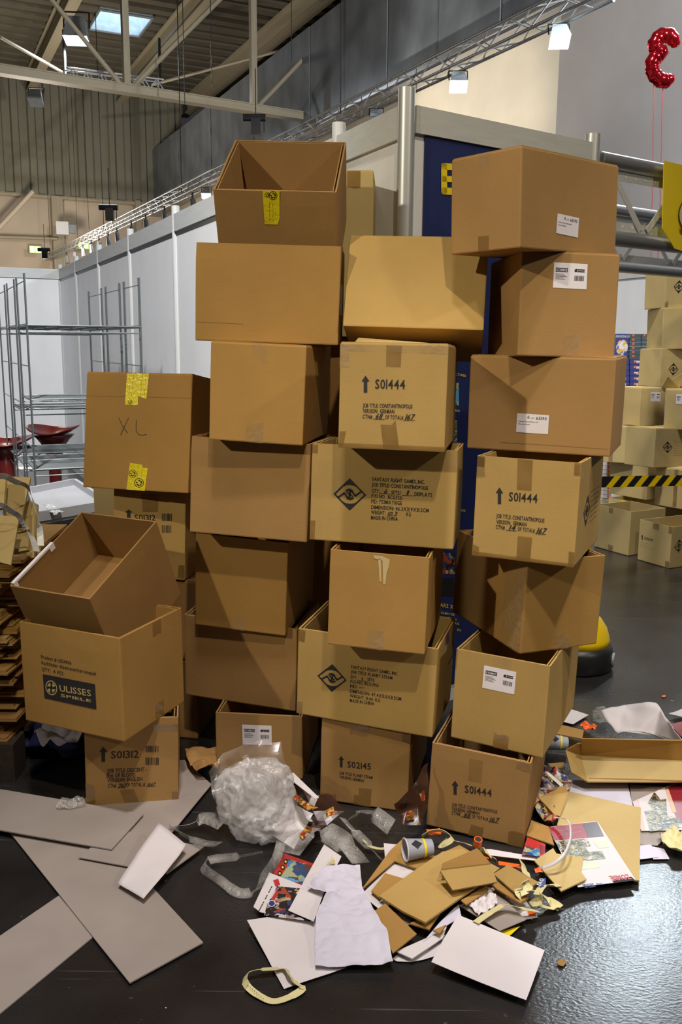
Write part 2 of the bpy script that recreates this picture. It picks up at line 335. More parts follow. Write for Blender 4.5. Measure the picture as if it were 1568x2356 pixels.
# ------------------------------------------------------------------ cartons
FIT = {
 'L1':(-0.742,3.037,0.1615,0.164,0.03,0.0231,0.3151,0.3498,0.3246),
 'L2':(-0.8118,2.932,0.5026,-0.4014,0.01497,0.005617,0.4075,0.3524,0.352),
 'L3':(-0.8121,2.918,0.7666,-0.4061,0.4621,0.02504,0.3137,0.4032,0.3308),
 'L4':(-0.7273,3.608,0.8463,-0.156,-0.02899,0.03143,0.2962,0.3499,0.3507),
 'L5':(-0.7438,3.51,1.241,-0.2774,-0.1414,0.002244,0.4467,0.2588,0.4435),
 'C1':(-0.2728,3.289,0.1235,-0.1186,0.004326,-0.01,0.3274,0.4044,0.2469),
 'C2':(-0.3391,3.346,0.4197,-0.2526,0.07477,0.04292,0.4467,0.3052,0.3319),
 'C3':(-0.312,3.257,0.7598,-0.219,0.04931,0.04886,0.3418,0.3932,0.3443),
 'C4':(-0.2733,3.192,1.102,-0.2163,-0.01515,0.03493,0.4241,0.3881,0.3355),
 'C5':(-0.2406,3.143,1.432,-0.1669,-0.002561,0.03934,0.319,0.4427,0.3208),
 'C6':(-0.2402,3.125,1.752,-0.04835,-0.001724,0.02538,0.4734,0.2712,0.3133),
 'C7':(-0.1956,3.114,2.047,-0.07787,0.541,0.0282,0.3824,0.434,0.2713),
 'D1':(0.1429,3.104,0.1552,-0.2333,0.03,0.02184,0.314,0.4739,0.3098),
 'D2':(0.1315,2.991,0.4817,-0.3073,0.04017,0.04032,0.4826,0.3144,0.3149),
 'D3':(0.1629,2.906,0.7989,-0.2257,0.01047,0.02549,0.3154,0.4158,0.315),
 'D4':(0.1599,2.93,1.118,-0.1939,-0.03186,0.01916,0.4629,0.3178,0.3119),
 'D5':(0.1907,2.877,1.436,-0.1839,-0.01869,0.01002,0.3206,0.4631,0.3118),
 'D6':(0.2359,2.88,1.728,-0.1366,-0.3389,0.02598,0.4171,0.2977,0.288),
 'E1':(0.5286,2.892,0.1488,-0.3515,0.02692,0.0466,0.3221,0.4631,0.2992),
 'E2':(0.6166,2.922,0.4605,-0.4515,-0.009104,0.02579,0.308,0.4773,0.3086),
 'E3':(0.6385,2.99,0.7779,0.3993,0.04011,0.01183,0.3043,0.4366,0.3075),
 'E4':(0.6568,2.893,1.094,-0.4228,-0.01403,0.01249,0.3185,0.4629,0.3165),
 'E5':(0.6888,3,1.41,-0.3978,0.01492,0.008359,0.4569,0.3298,0.3024),
 'E6':(0.6777,2.985,1.71,0.1519,-0.05337,0.02025,0.3185,0.3034,0.3176),
 'E7':(0.6105,2.954,2.017,0.7377,-0.009495,-0.02419,0.5144,0.2627,0.2796),
 'R1':(2.305,6.985,0.174,-1.078,0.0,0.0,0.3686,0.3767,0.348),
 'R2':(2.535,6.585,0.1554,-1.097,0.0,0.0,0.3128,0.4586,0.3108),
 'R3':(2.657,7.755,0.139,-0.9464,0.0,0.0,0.4195,0.4003,0.276),
 'R4':(2.729,7.963,0.428,-1.065,0.01,-0.01,0.4399,0.3997,0.296),
 'R6':(2.589,8.047,0.7344,-0.7741,-0.03594,-0.04154,0.2895,0.4569,0.3181),
 'R8':(2.709,8.167,1.069,-1.269,0.01406,-0.008047,0.3818,0.2589,0.335),
 'R5b':(2.95,7.25,0.1768,-0.4738,0.0,0.0,0.46,0.4,0.35),
 'R5':(2.775,7.035,0.502,-0.9902,0.01967,-0.00345,0.3799,0.3446,0.3097),
 'R7':(2.588,7.204,0.8044,0.4572,-0.03,0.03,0.4626,0.3186,0.3081),
 'R9':(2.762,7.243,1.114,-0.3386,0.01422,-0.01061,0.2865,0.4135,0.3157),
 'R11':(2.73,7.417,1.429,0.2212,-0.01826,0.009987,0.4627,0.3188,0.3034),
 'R13':(2.744,7.417,1.743,-0.0122,-0.007947,-0.03078,0.4056,0.3882,0.3227),
 'R15':(2.74,7.436,2.062,0.1819,-0.003239,-0.02811,0.4629,0.319,0.3116),
 'R10':(2.992,8.235,1.400,0.030,0,0,.319,.463,0.3068),
 'R12':(2.999,8.255,1.711,-0.020,0,0,.319,.463,0.3088),
 'R14':(3.010,8.235,2.026,0.020,0,0,.319,.463,0.3120),
}
def nudge(key, k):
    q = FIT[key]; c = CAM + (Vector(q[:3])-CAM)*k; FIT[key] = tuple(c) + q[3:6] + tuple(v*k for v in q[6:9])
nudge('C3', 1.024); nudge('C7', 1.03); nudge('L3', 1.03)
class Carton:
    def __init__(s, key, label, m, open_top=True, q=None, group=None, floor=False, inset_floor=None, flaps=True, seed=None):
        q = q or FIT[key]; s.key = key; s.w, s.d, s.h = q[6:9]; s.m = m
        R = Matrix.Rotation(q[3], 4, 'Z') @ Matrix.Rotation(q[4], 4, 'X') @ Matrix.Rotation(q[5], 4, 'Y')
        s.M = Matrix.Translation(q[:3]) @ R @ Matrix.Translation((0, 0, -s.h/2))
        if floor:
            lo = min((s.M @ Vector((a*s.w/2, b*s.d/2, 0))).z for a in (-1, 1) for b in (-1, 1))
            s.M = Matrix.Translation((0, 0, 0.002-lo)) @ s.M
        s.root = thing('cardboard_carton', label, 'carton', s.M, group or 'empty cartons in the leaning tower')
        s.seed = seed if seed is not None else (sum(map(ord, key)) % 97)
        s.ink = MB(); s.open = open_top
        s.body(open_top, inset_floor)
        if open_top and flaps: s.tucked_flaps()
        if not open_top: s.lid()
    def body(s, open_top, inset):
        bm = bmesh.new(); bmesh.ops.create_cube(bm, size=1)
        for v in bm.verts: v.co = Vector((v.co.x*s.w, v.co.y*s.d, (v.co.z+.5)*s.h))
        if open_top:
            bmesh.ops.delete(bm, geom=[f for f in bm.faces if f.normal.z > .9], context='FACES_ONLY')
        bmesh.ops.bevel(bm, geom=[e for e in bm.edges if len(e.link_faces) == 2], offset=.005, segments=2, affect='EDGES', profile=.6)
        long_ = [e for e in bm.edges if e.calc_length() > .1]
        bmesh.ops.subdivide_edges(bm, edges=long_, cuts=5, use_grid_fill=True)
        bm.normal_update()
        for v in bm.verts:
            p = v.co*5 + Vector((s.seed*1.7, s.seed*.9, s.seed*2.3))
            a = abs(noise.noise(p)) * .0012
            if open_top and v.co.z > s.h*.97: a *= 4
            v.co -= v.normal * a
        me = bpy.data.meshes.new('carton_body'); bm.to_mesh(me); bm.free(); me.materials.append(s.m)
        o = bpy.data.objects.new('carton_body', me); COL.objects.link(o); o.parent = s.root; MW[o] = s.M
        if open_top:
            md = o.modifiers.new('board', 'SOLIDIFY'); md.thickness = .0055; md.offset = -1
        s.bodyo = o
        if inset is not None:
            b = MB(); z = s.h*inset; e = .007
            b.box((-s.w/2+e, -s.d/2+e, z), (-.002, s.d/2-e, z+.004)); b.build('inner_flap', s.m, s.root, local=True)
            b = MB(); b.box((.004, -s.d/2+e, z+.003), (s.w/2-e, s.d/2-e, z+.007)); b.build('inner_flap', s.m, s.root, local=True)
    def tucked_flaps(s):
        L = min(s.w, s.d)*.42; e = .0115; t = .0035
        for (ax, sg, W) in (('x', -1, s.w), ('x', 1, s.w), ('y', -1, s.d), ('y', 1, s.d)):
            b = MB(); a = W/2-.012; lean = .006 + .012*abs(noise.noise(Vector((s.seed, sg*3.1, ord(ax)))))
            top = [(-a, s.h-.002), (a, s.h-.002)]; bot = [(a-.02, s.h-L), (-a+.02, s.h-L)]
            def P(u, z, off):
                k = off + (lean if z < s.h-.05 else 0)
                return Vector((u, sg*(s.d/2-k), z)) if ax == 'x' else Vector((sg*(s.w/2-k), u, z))
            pts = top + bot
            b.face([P(u, z, e) for u, z in pts]); b.face([P(u, z, e+t) for u, z in reversed(pts)])
            for i in range(4):
                (u0, z0), (u1, z1) = pts[i], pts[(i+1) % 4]
                b.face([P(u0, z0, e), P(u0, z0, e+t), P(u1, z1, e+t), P(u1, z1, e)])
            b.build('tucked_flap', s.m, s.root, local=True)
    def lid(s):
        for sg in (-1, 1):
            b = MB(); y0, y1 = (-s.d/2+.004, -.001) if sg < 0 else (.001, s.d/2-.004)
            b.box((-s.w/2+.004, y0, s.h-.001), (s.w/2-.004, y1, s.h+.003)); b.build('lid_flap', s.m, s.root, local=True)
    # faces: F front, R right, L left, T top, B bottom;  u to the right, v up as seen from outside
    def pt(s, face, u, v, e=.0004):
        if face == 'F': return Vector((-s.w/2+u, -s.d/2-e, v))
        if face == 'R': return Vector((s.w/2+e, -s.d/2+u, v))
        if face == 'L': return Vector((-s.w/2-e, s.d/2-u, v))
        if face == 'T': return Vector((-s.w/2+u, -s.d/2+v, s.h+e))
        if face == 'KI': return Vector((-s.w/2+u, s.d/2-.017-e, v))     # inside of the back wall
        if face == 'LI': return Vector((-s.w/2+.017+e, -s.d/2+u, v))    # inside of the left wall
        return Vector((-s.w/2+u, -s.d/2+v, -e))
    def size(s, face): return {'F': (s.w, s.h), 'R': (s.d, s.h), 'L': (s.d, s.h), 'KI': (s.w, s.h), 'LI': (s.d, s.h)}.get(face, (s.w, s.d))
    def uv(s, face, px, py, clamp=False):
        o = s.pt(face, 0, 0, 0); U = s.pt(face, 1, 0, 0)-o; V = s.pt(face, 0, 1, 0)-o; n = U.cross(V)
        I = s.M.inverted(); c = I @ CAM; d = I.to_3x3() @ ray(px, py)
        P = c + d*((o-c).dot(n)/d.dot(n)) - o; u, v = P.dot(U), P.dot(V)
        if clamp: a, b = s.size(face); u = min(max(u, 0), a); v = min(max(v, 0), b)
        return u, v
    def poly(s, face, pts, m, name, e=.0004, px=True, clamp=True, parent=None):
        q = [s.uv(face, *p, clamp=clamp) for p in pts] if px else pts
        return MB().face([s.pt(face, u, v, e) for u, v in q]).build(name, m, parent or s.root, local=True)
    def tape(s, face, u, side, wid=.05, length=.06, m=None, e=.0005, wrap=True):
        """strip over the top or bottom edge at u (metres from the left)"""
        a, b = s.size(face); m = m or TAPE; j = .006
        v0, v1 = (b-length, b) if side == 'top' else (0, length)
        mb = MB(); n = 4
        jag = [random.uniform(-.004, .004) for _ in range(n+1)]
        rag = [(u-wid/2+wid*i/n, (v0 if side == 'top' else v1)+jag[i]) for i in range(n+1)]
        edge = [(u+wid/2, v1 if side == 'top' else v0), (u-wid/2, v1 if side == 'top' else v0)]
        mb.face([s.pt(face, x, y, e) for x, y in rag+edge]); mb.build('tape', m, s.root, local=True)
    def corner_tape(s, face, left, side, wid=.03, length=.05):
        a, b = s.size(face); u = wid/2 if left else a-wid/2; s.tape(face, u, side, wid, length)
    def text(s, face, t, p0, p1, cap, shear=0.0, mb=None, e=.0007):
        u0, v0 = s.uv(face, *p0); u1, v1 = s.uv(face, *p1); A = s.pt(face, u0, v0, e); B = s.pt(face, u1, v1, e)
        al = B-A; ln = al.length; al.normalize()
        U = s.pt(face, 1, 0)-s.pt(face, 0, 0); V = s.pt(face, 0, 1)-s.pt(face, 0, 0); nrm = U.cross(V); up = nrm.cross(al).normalized()
        c0 = s.uv(face, p0[0], p0[1]-cap); ch = abs(c0[1]-v0)
        own = MB() if mb is None else mb
        glyph_run(own, t, A, al, up, ln, ch, shear)
        if mb is None: own.build('text_line', INK, s.root, local=True)
    def ipoly(s, face, pts, mb=None, e=.0007, px=True):
        q = [s.uv(face, *p) for p in pts] if px else pts
        (mb if mb is not None else s.ink).face([s.pt(face, u, v, e) for u, v in q])
    def stroke(s, face, pts, wpx, mb=None):
        for (a, b) in zip(pts, pts[1:]):
            d = Vector((b[0]-a[0], b[1]-a[1])); n = Vector((-d.y, d.x)).normalized()*wpx/2
            s.ipoly(face, [(a[0]-n.x, a[1]-n.y), (b[0]-n.x, b[1]-n.y), (b[0]+n.x, b[1]+n.y), (a[0]+n.x, a[1]+n.y)], mb)
    def arrow(s, face, x, y0, y1, wd, slant=0):
        """printed up arrow; x centre, y0 top, y1 bottom in photo pixels"""
        h = y1-y0; w2 = wd/2
        k = MB(); s.ipoly(face, [(x-w2, y0+h*.34), (x, y0), (x+w2, y0+h*.34+slant), (x+w2*.45, y0+h*.34+slant*.7), (x+w2*.45, y1+slant*.7), (x-w2*.45, y1), (x-w2*.45, y0+h*.34)], k); k.build('arrow_print', INK, s.root, local=True)
    def diamond(s, face, c, l, r, t, b):
        """square-on-its-point emblem from photo corner pixels: centre, left, right, top, bottom"""
        cu = s.uv(face, *c); X = Vector(s.uv(face, *r))-Vector(s.uv(face, *l)); Y = Vector(s.uv(face, *t))-Vector(s.uv(face, *b))
        C = (Vector(s.uv(face, *l))+Vector(s.uv(face, *r)))/2
        f = lambda x, y: tuple(C + X*x/2 + Y*y/2)
        def P(pts):
            s.ipoly(face, [f(x, y) for x, y in pts], lg, px=False)
        lg = MB(); k = .86; q = [(1, 0), (0, 1), (-1, 0), (0, -1)]
        for i in range(4):
            a, b2 = q[i], q[(i+1) % 4]; P([a, b2, (b2[0]*k, b2[1]*k), (a[0]*k, a[1]*k)])
        for g in (1, -1):
            arc = [(.42*math.cos(a), .40+.17*math.sin(a)) for a in [math.pi*i/8 for i in range(9)]]
            P([(g*x, g*y) for x, y in [(0, k)] + [(-.48, .40)] + [(x, y) for x, y in reversed(arc)][1:-1] + [(.48, .40)]])
            def bar(a, b2, w2=.055):
                d = (Vector(b2)-Vector(a)).normalized(); n = Vector((-d.y, d.x))*w2; a, b2 = Vector(a)-d*w2, Vector(b2)+d*w2
                P([tuple(g*v) for v in (a-n, b2-n, b2+n, a+n)])
            bar((-.70, -.20), (-.34, .07)); bar((-.34, .07), (-.12, -.20))
            moon = [(.02+.24*math.cos(a), -.17+.19*math.sin(a)) for a in [math.pi*(1+i/8) for i in range(9)]]
            P([(g*x, g*y) for x, y in moon]); bar((-.02, -.17), (-.02, .02), .05); bar((-.16, .10), (.02, .02), .045)
        lg.build('logo_print', INK, s.root, local=True)
    def done(s):
        if s.ink.f: s.ink.build('printing', INK, s.root, local=True)
        return s
    def kosmos(s, face, quad):
        """white shipping label: quad = tl, tr, br, bl in pixels"""
        tl, tr, br, bl = [Vector(p) for p in quad]
        L = s.poly(face, [tuple(p) for p in (bl, br, tr, tl)], WHITE, 'shipping_label', e=.0008)
        f = lambda a, b: tuple((tl*(1-a)+tr*a)*(1-b) + (bl*(1-a)+br*a)*b)
        ink = MB(); E = .0011
        s.ipoly(face, [f(.06, .36), f(.42, .36), f(.42, .20), f(.06, .20)], ink, E)
        s.ipoly(face, [f(.62, .34), f(.70, .34), f(.70, .20), f(.62, .24)], ink, E)
        for yy in (.22, .29): s.ipoly(face, [f(.71, yy+.05), f(.92, yy+.05), f(.92, yy), f(.71, yy)], ink, E)
        for i in range(5): s.ipoly(face, [f(.06, .45+i*.05), f(.30+.1*((i*7) % 3)/2, .45+i*.05), f(.30+.1*((i*7) % 3)/2, .435+i*.05), f(.06, .435+i*.05)], ink, E)
        x = .62
        while x < .90:
            ww = random.choice((.008, .012, .02)); s.ipoly(face, [f(x, .68), f(x+ww, .68), f(x+ww, .48), f(x, .48)], ink, E); x += ww+random.choice((.008, .012))
        ink.build('label_printing', INK, L, local=True)
        wt = MB(); s.text(face, 'KOSMOS', f(.08, .335), f(.40, .335), (f(.08, .335)[1]-f(.08, .235)[1]), mb=wt, e=.0014)
        wt.build('label_lettering', WHITE, L, local=True)
    def artlabel(s, face, quad):
        tl, tr, br, bl = [Vector(p) for p in quad]
        L = s.poly(face, [tuple(p) for p in (bl, br, tr, tl)], WHITE, 'article_label', e=.0008)
        f = lambda a, b: tuple((tl*(1-a)+tr*a)*(1-b) + (bl*(1-a)+br*a)*b)
        ink = MB(); hh = (bl-tl).length
        s.text(face, '6', f(.33, .24), f(.39, .24), hh*.16, mb=ink, e=.0011)
        s.text(face, 'x ART', f(.42, .24), f(.55, .24), hh*.06, mb=ink, e=.0011)
        s.text(face, '63390', f(.60, .27), f(.93, .27), hh*.15, mb=ink, e=.0011)
        s.text(face, 'Florenza Second Edition INT', f(.06, .44), f(.68, .44), hh*.06, mb=ink, e=.0011)
        s.text(face, 'Placentia Games', f(.06, .58), f(.42, .58), hh*.06, mb=ink, e=.0011)
        s.text(face, '-- ---', f(.06, .95), f(.18, .95), hh*.03, mb=ink, e=.0011)
        ink.build('label_printing', INK, L, local=True)
    def job(s, face, num, n0, n1, ncap, lines, hand=()):
        s.text(face, num, n0, n1, ncap)
        for (t, a, b, c) in lines: s.text(face, t, a, b, c)
        for (t, a, b, c) in hand: s.text(face, t, a, b, c, shear=.35)
#__PART2__
ORD = ['first', 'second', 'third', 'fourth', 'fifth', 'sixth', 'seventh', 'eighth', 'ninth', 'tenth', 'eleventh', 'twelfth'] + ['%d%s' % (n, 'st' if n in (21, 31, 41) else 'nd' if n in (22, 32, 42) else 'rd' if n in (23, 33, 43) else 'th') for n in range(13, 60)]
# ------------------------------------------------------------------ the hall: floor, walls, roof
fl = MB(); fl.face([(-45, -14, 0), (45, -14, 0), (45, 75, 0), (-45, 75, 0)]); struct('floor', fl, FLOORM)
P0 = at_z(935, 242, 2.5); PC = at_z(138, 620, 2.5); P1 = at_z(1362, 331, 2.5)
U = (PC-P0).normalized(); U.z = 0; U.normalize()                 # runs away along the long partition
V = Vector((U.y, -U.x, 0))                                        # to the right, square to it
ZUP = Vector((0, 0, 1))
BTOP = 10.5
Q0 = at_z(367, 350, BTOP)                                         # far corner of the hall, top of the grey cladding
def wall_pt(px, py): return on_plane(px, py, Q0, V)               # long right-hand hall wall
def far_pt(px, py): return on_plane(px, py, Q0, U)                # far end wall
def along(p): return (Vector(p)-Q0).dot(-U)
def wp(t, z, off=0.0): return Vector((Q0.x, Q0.y, 0)) - U*t - V*off + ZUP*z
tE = along(wall_pt(1285, 150)); zB = wall_pt(1150, 104).z
CEIL = far_pt(200, 190).z
b = MB(); b.face([wp(-.2, 0), wp(tE, 0), wp(tE, zB+.3), wp(-.2, zB+.3)]);  struct('wall_right', b, CREAM)
b = MB(); b.box((0,0,0),(1,1,1)); b = MB()
o0, o1 = wp(tE, 0, 0), wp(tE+26, 0, 0)
b.face([o0, o1, o1+ZUP*CEIL, o0+ZUP*CEIL]);  struct('wall_right_pier', b, GREYWALL)
b = MB(); b.face([wp(-.2, zB, .38), wp(tE+26, zB, .38), wp(tE+26, BTOP, .38), wp(-.2, BTOP, .38)])
band = struct('wall_right_cladding', b, BAND)
b = MB(); b.face([wp(-.2, BTOP, .30), wp(tE+26, BTOP, .30), wp(tE+26, CEIL+1, .30), wp(-.2, CEIL+1, .30)])
t = 0.0; k = 0
while t < tE+8:
    ww = 2.35
    rotm = Matrix((-U, V, ZUP)).transposed()
    slab('panel', wp(t+ww/2, (zB+BTOP)/2, .40+.02*(k % 2)), (ww-.05, .05, BTOP-zB), BAND, band, rotm); t += ww; k += 1
slab('ledge', wp((tE+4)/2, zB-.05, .45), (tE+5, .55, .12), ALU_DARK, band, rotm)
# far end wall: corrugated cladding above, beige wall below
fzb = far_pt(150, 458).z
def fpt_(s, z, off=0): return Vector((Q0.x, Q0.y, 0)) - V*s - U*off + ZUP*z
b = MB(); b.face([fpt_(-1, 0), fpt_(40, 0), fpt_(40, fzb+.2), fpt_(-1, fzb+.2)]); struct('wall_far', b, BEIGE)
b = MB(); s_ = -1.0; prof = []
while s_ < 34: prof += [(s_, 0), (s_+.30, 0), (s_+.36, .12), (s_+.62, .12), (s_+.68, 0)]; s_ += .70
for (a, c) in zip(prof, prof[1:]): b.face([fpt_(a[0], fzb, .3+a[1]), fpt_(c[0], fzb, .3+c[1]), fpt_(c[0], CEIL+.5, .3+c[1]), fpt_(a[0], CEIL+.5, .3+a[1])])
struct('wall_far_cladding', b, FASCIA)
b = MB(); b.tube(fpt_(-1, fzb, .36), fpt_(36, fzb, .36), .09, 8); struct('trim_1', b, STEEL)
# roof deck, ribs running across
def roof(s, t, z): return Vector((Q0.x, Q0.y, 0)) - V*s - U*t + ZUP*z
b = MB(); t = -1.0; prof = []
while t < 44: prof += [(t, 0), (t+.34, 0), (t+.42, .16), (t+.68, .16), (t+.76, 0)]; t += .84
skq = [at_z(px, py, CEIL) for px, py in ((212, 62), (318, 84), (352, 40), (222, 20))]
sks = sorted(-(p-Q0).dot(V) for p in skq); skt_ = sorted(-(p-Q0).dot(U) for p in skq)
S0, S1 = (sks[0]+sks[1])/2, (sks[2]+sks[3])/2; T0, T1 = (skt_[0]+skt_[1])/2, (skt_[2]+skt_[3])/2
def snap(t): return min((p[0] for p in prof), key=lambda x: abs(x-t))
T0, T1 = snap(T0), snap(T1)
for (a, c) in zip(prof, prof[1:]):
    for (s0, s1) in (((-26, S0), (S1, 42)) if T0-.01 <= a[0] and c[0] <= T1+.01 else ((-26, 42),)):
        b.face([roof(s0, a[0], CEIL+a[1]), roof(s1, a[0], CEIL+a[1]), roof(s1, c[0], CEIL+c[1]), roof(s0, c[0], CEIL+c[1])])
struct('ceiling', b, DECK)
def beam_along(px, py, depth, name='ceiling_beam'):
    c = at_z(px, py, CEIL-depth); s = -(c-Q0).dot(V)
    r = tag(thing(name, None, None, roof(s, 0, CEIL-depth)), kind='structure')
    m3 = Matrix((-U, V, ZUP)).transposed()
    slab('flange', roof(s, 20, CEIL-depth), (42, .38, .05), STEEL, r, m3); slab('web', roof(s, 20, CEIL-depth/2), (42, .07, depth), STEEL, r, m3)
    slab('flange', roof(s, 20, CEIL-.04), (42, .38, .05), STEEL, r, m3)
for (px, py) in ((612, 115), (400, 95), (118, 112)): beam_along(px, py, .75)
# lattice girder crossing the hall
GZ = 8.2
gA = at_z(292, 207, GZ); gB = at_z(583, 252, GZ); gV = (gB-gA); gV.z = 0; step = gV.length; gV.normalize()
gird = tag(thing('ceiling_girder', None, None, gA), kind='structure')
gm = Matrix((gV, Vector((-gV.y, gV.x, 0)), ZUP)).transposed()
GT = on_plane(583, -75, gA, Vector((-gV.y, gV.x, 0))).z
slab('bottom_chord', gA+gV*(step*.2), (step*5.4, .34, .20), STEEL, gird, gm); slab('chord_flange', gA+gV*(step*.2)+ZUP*.10, (step*5.4, .40, .03), STEEL, gird, gm)
slab('top_chord', Vector((gA.x, gA.y, GT))+gV*(step*.2), (step*5.4, .34, .22), STEEL, gird, gm)
for i in range(-2, 4):
    n0 = gA+gV*(step*i); slab('girder_post', (n0.x, n0.y, (GZ+GT)/2), (.17, .17, GT-GZ), STEEL, gird, gm)
    for sg in ((-1, 1) if i == 0 else ((1,) if i > 0 else (-1,))):
        q = n0+gV*(sg*step); rod('girder_diagonal', n0+gV*(sg*.15)+ZUP*.1, Vector((q.x, q.y, GT)), .065, STEEL, gird, 8)
for (pa, pb, zz) in (((0, 85), (150, 170), 10.0), ((350, 195), (800, 75), 10.8),):
    a_, b_ = at_z(*pa, zz), at_z(*pb, zz); pur = tag(thing('ceiling_purlin', None, None, a_), kind='structure'); rod('tie_bar', a_, b_, .05, STEEL, pur, 8)
for (px, py0, py1) in ((487, 100, 200), (670, 15, 140), (425, 150, 240), (245, 230, 445), (160, 455, 560), (100, 455, 575), (185, 455, 540)):
    a_, b_ = (far_pt(px, py0)-U*2.2, far_pt(px, py1)-U*2.2) if px < 367 else (at_y(px, py0, 21), at_y(px, py1, 21)); a_ = Vector((b_.x, b_.y, CEIL))
    cb = thing('hanging_cable', 'thin dark cable hanging from the hall roof', 'cable', b_, 'hanging roof cables'); rod('cable', a_, b_, .009, BLACK, cb, 6)
# columns and braces on the far wall
for (px, py0, py1, ww) in ((128, 455, 540, .5), (312, 465, 520, .25)):
    c = far_pt(px, 500); c -= U*.4; zt = far_pt(px, py0).z; zb_ = 0
    r = tag(thing('column_far', None, None, (c.x, c.y, 0)), kind='structure'); slab('shaft', (c.x, c.y, zt/2), (ww, .3, zt), STEEL, r, gm)
br = tag(thing('wall_brace', None, None, far_pt(0, 530)), kind='structure'); rod('brace', far_pt(-30, 555)-U*1.5, far_pt(66, 452)-U*1.5, .10, CREAM, br, 8)
br2 = tag(thing('wall_rail', None, None, far_pt(0, 548)), kind='structure'); rod('rail', far_pt(-60, 548)-U*.9, far_pt(125, 554)-U*.9, .07, STEEL, br2, 8)
# skylight
sk = [roof(S1, T0, CEIL), roof(S0, T0, CEIL), roof(S0, T1, CEIL), roof(S1, T1, CEIL)]
skt = thing('skylight', 'square skylight with daylight glowing in the roof beside the lit lamp', 'skylight', sk[0])
cS = sum(sk, Vector())/4
b = MB(); hi = [p+ZUP*1.1 for p in [cS+(q-cS)*.92 for q in sk]]; b.face(hi); b.build('glazing', SKYG, skt)
for i in range(4):
    b = MB(); b.face([sk[i], sk[(i+1) % 4], hi[(i+1) % 4], hi[i]]); b.build('reveal', SKYW, skt)
b = MB()
for i in range(4): b.tube(sk[i]-ZUP*.03, sk[(i+1) % 4]-ZUP*.03, .05, 6)
b.build('rim', LAMPGREY, skt)

# ------------------------------------------------------------------ floodlights, hoists, signs
def flood(label, px, py, Y, hpx, lit, tilt=.5, name='floodlight', power=0, color=(.9,.96,1), aim=None, spot=110, point=None, group='floodlights on the truss and roof'):
    c = point if point is not None else at_y(px, py, Y); zc = (c-CAM).dot(Vector((0, CP, -SP))); h = hpx/FPX*zc
    r = thing(name, label, 'lamp', c, group)
    fr = Vector((-c.x*.35, -c.y, 0)).normalized(); sd = Vector((-fr.y, fr.x, 0))
    m3 = Matrix((sd, fr, ZUP)).transposed() @ Matrix.Rotation(tilt, 3, 'X')
    T = Matrix.Translation(c) @ m3.to_4x4()
    b = MB(); i = .45*h
    v0 = [(-.30*h,-.22*h,i*.8),(.30*h,-.22*h,i*.8),(.30*h,.22*h,i*.8),(-.30*h,.22*h,i*.8)]; v1 = [(-.44*h,-.40*h,-i),(.44*h,-.40*h,-i),(.44*h,.40*h,-i),(-.44*h,.40*h,-i)]
    for k in range(4): b.face([T @ Vector(v1[k]), T @ Vector(v1[(k+1) % 4]), T @ Vector(v0[(k+1) % 4]), T @ Vector(v0[k])])
    b.face([T @ Vector(p) for p in reversed(v0)]); b.build('housing', LAMPGREY, r)
    b = MB(); b.face([T @ Vector((x*.96, y*.96, z+.02*h)) for x, y, z in reversed(v1)]); b.build('lens', GLOW if lit else GLASSG, r)
    b = MB(); b.tube(T @ Vector((-.46*h, 0, 0)), T @ Vector((-.46*h, 0, .6*h)), .03*h, 6); b.tube(T @ Vector((.46*h, 0, 0)), T @ Vector((.46*h, 0, .6*h)), .03*h, 6)
    b.tube(T @ Vector((-.46*h, 0, .6*h)), T @ Vector((.46*h, 0, .6*h)), .03*h, 6); b.build('yoke', BLACK, r)
    if power:
        q = T @ Vector((0, 0, -i-.12*h)); lamp('floodlight_beam', 'SPOT', q, power, color, .12, aim if aim is not None else q - m3 @ ZUP, spot)
    return r
flood('big lit floodlight hanging under the roof beside the skylight', 176, 66, at_z(176, 66, 11.0).y, 62, True, .15, power=1500, color=(.86,.92,1), spot=150)
flood('unlit white floodlight hung below the roof girder', 82, 222, at_z(82, 222, 8.2).y, 38, False, .45)
# long lighting truss
TZ = 5.2; TS = .23
tA = at_z(1330, 12, TZ+.1); tB = at_z(105, 604, TZ); tU = (tB-tA).normalized(); tU.z = 0; tU.normalize(); tV = Vector((tU.y, -tU.x, 0))
tLen = min((tB-tA).length, 46.0)
tr = thing('lighting_truss', 'long silver box truss carrying spotlights across the hall', 'truss', tA)
def tp(t, i, j): return tA + tU*t + tV*(i*TS) + ZUP*(j*TS)
for i in (0, 1):
    for j in (0, 1): rod('chord', tp(-.3, i, j), tp(tLen, i, j), .020, ALU, tr, 10)
bay = .42; n = int(tLen/bay)
jb = MB(); cnt = 0
for k in range(n):
    t0, t1 = k*bay, (k+1)*bay; a, c = (0, 1) if k % 2 == 0 else (1, 0)
    for (p, q) in ((tp(t0, 0, a), tp(t1, 0, c)), (tp(t0, a, 0), tp(t1, c, 0)), (tp(t0, 1, a), tp(t1, 1, c)), (tp(t0, a, 1), tp(t1, c, 1))):
        if k < 52: rod('brace', p, q, .010, ALU, tr, 6)
        else: jb.tube(p, q, .010, 5)
o = jb.build('far_braces', ALU, tr); o['kind'] = 'stuff'
for k in range(3):
    z_ = tp(6+9*k, .5, .5)
    b = MB(); b.tube(z_, z_+ZUP*(CEIL-TZ-1), .012, 6); b.build('hanger', BLACK, tr)
def truss_t(px):
    n_ = tV; lo, hi = -1., tLen
    for _ in range(40):
        m_ = (lo+hi)/2; p = tp(m_, .5, 0)-CAM; zc = p.y*CP-p.z*SP; x = 784+FPX*p.x/zc
        if x > px: lo = m_
        else: hi = m_
    return (lo+hi)/2
wcx = wall_pt(1180, 190)
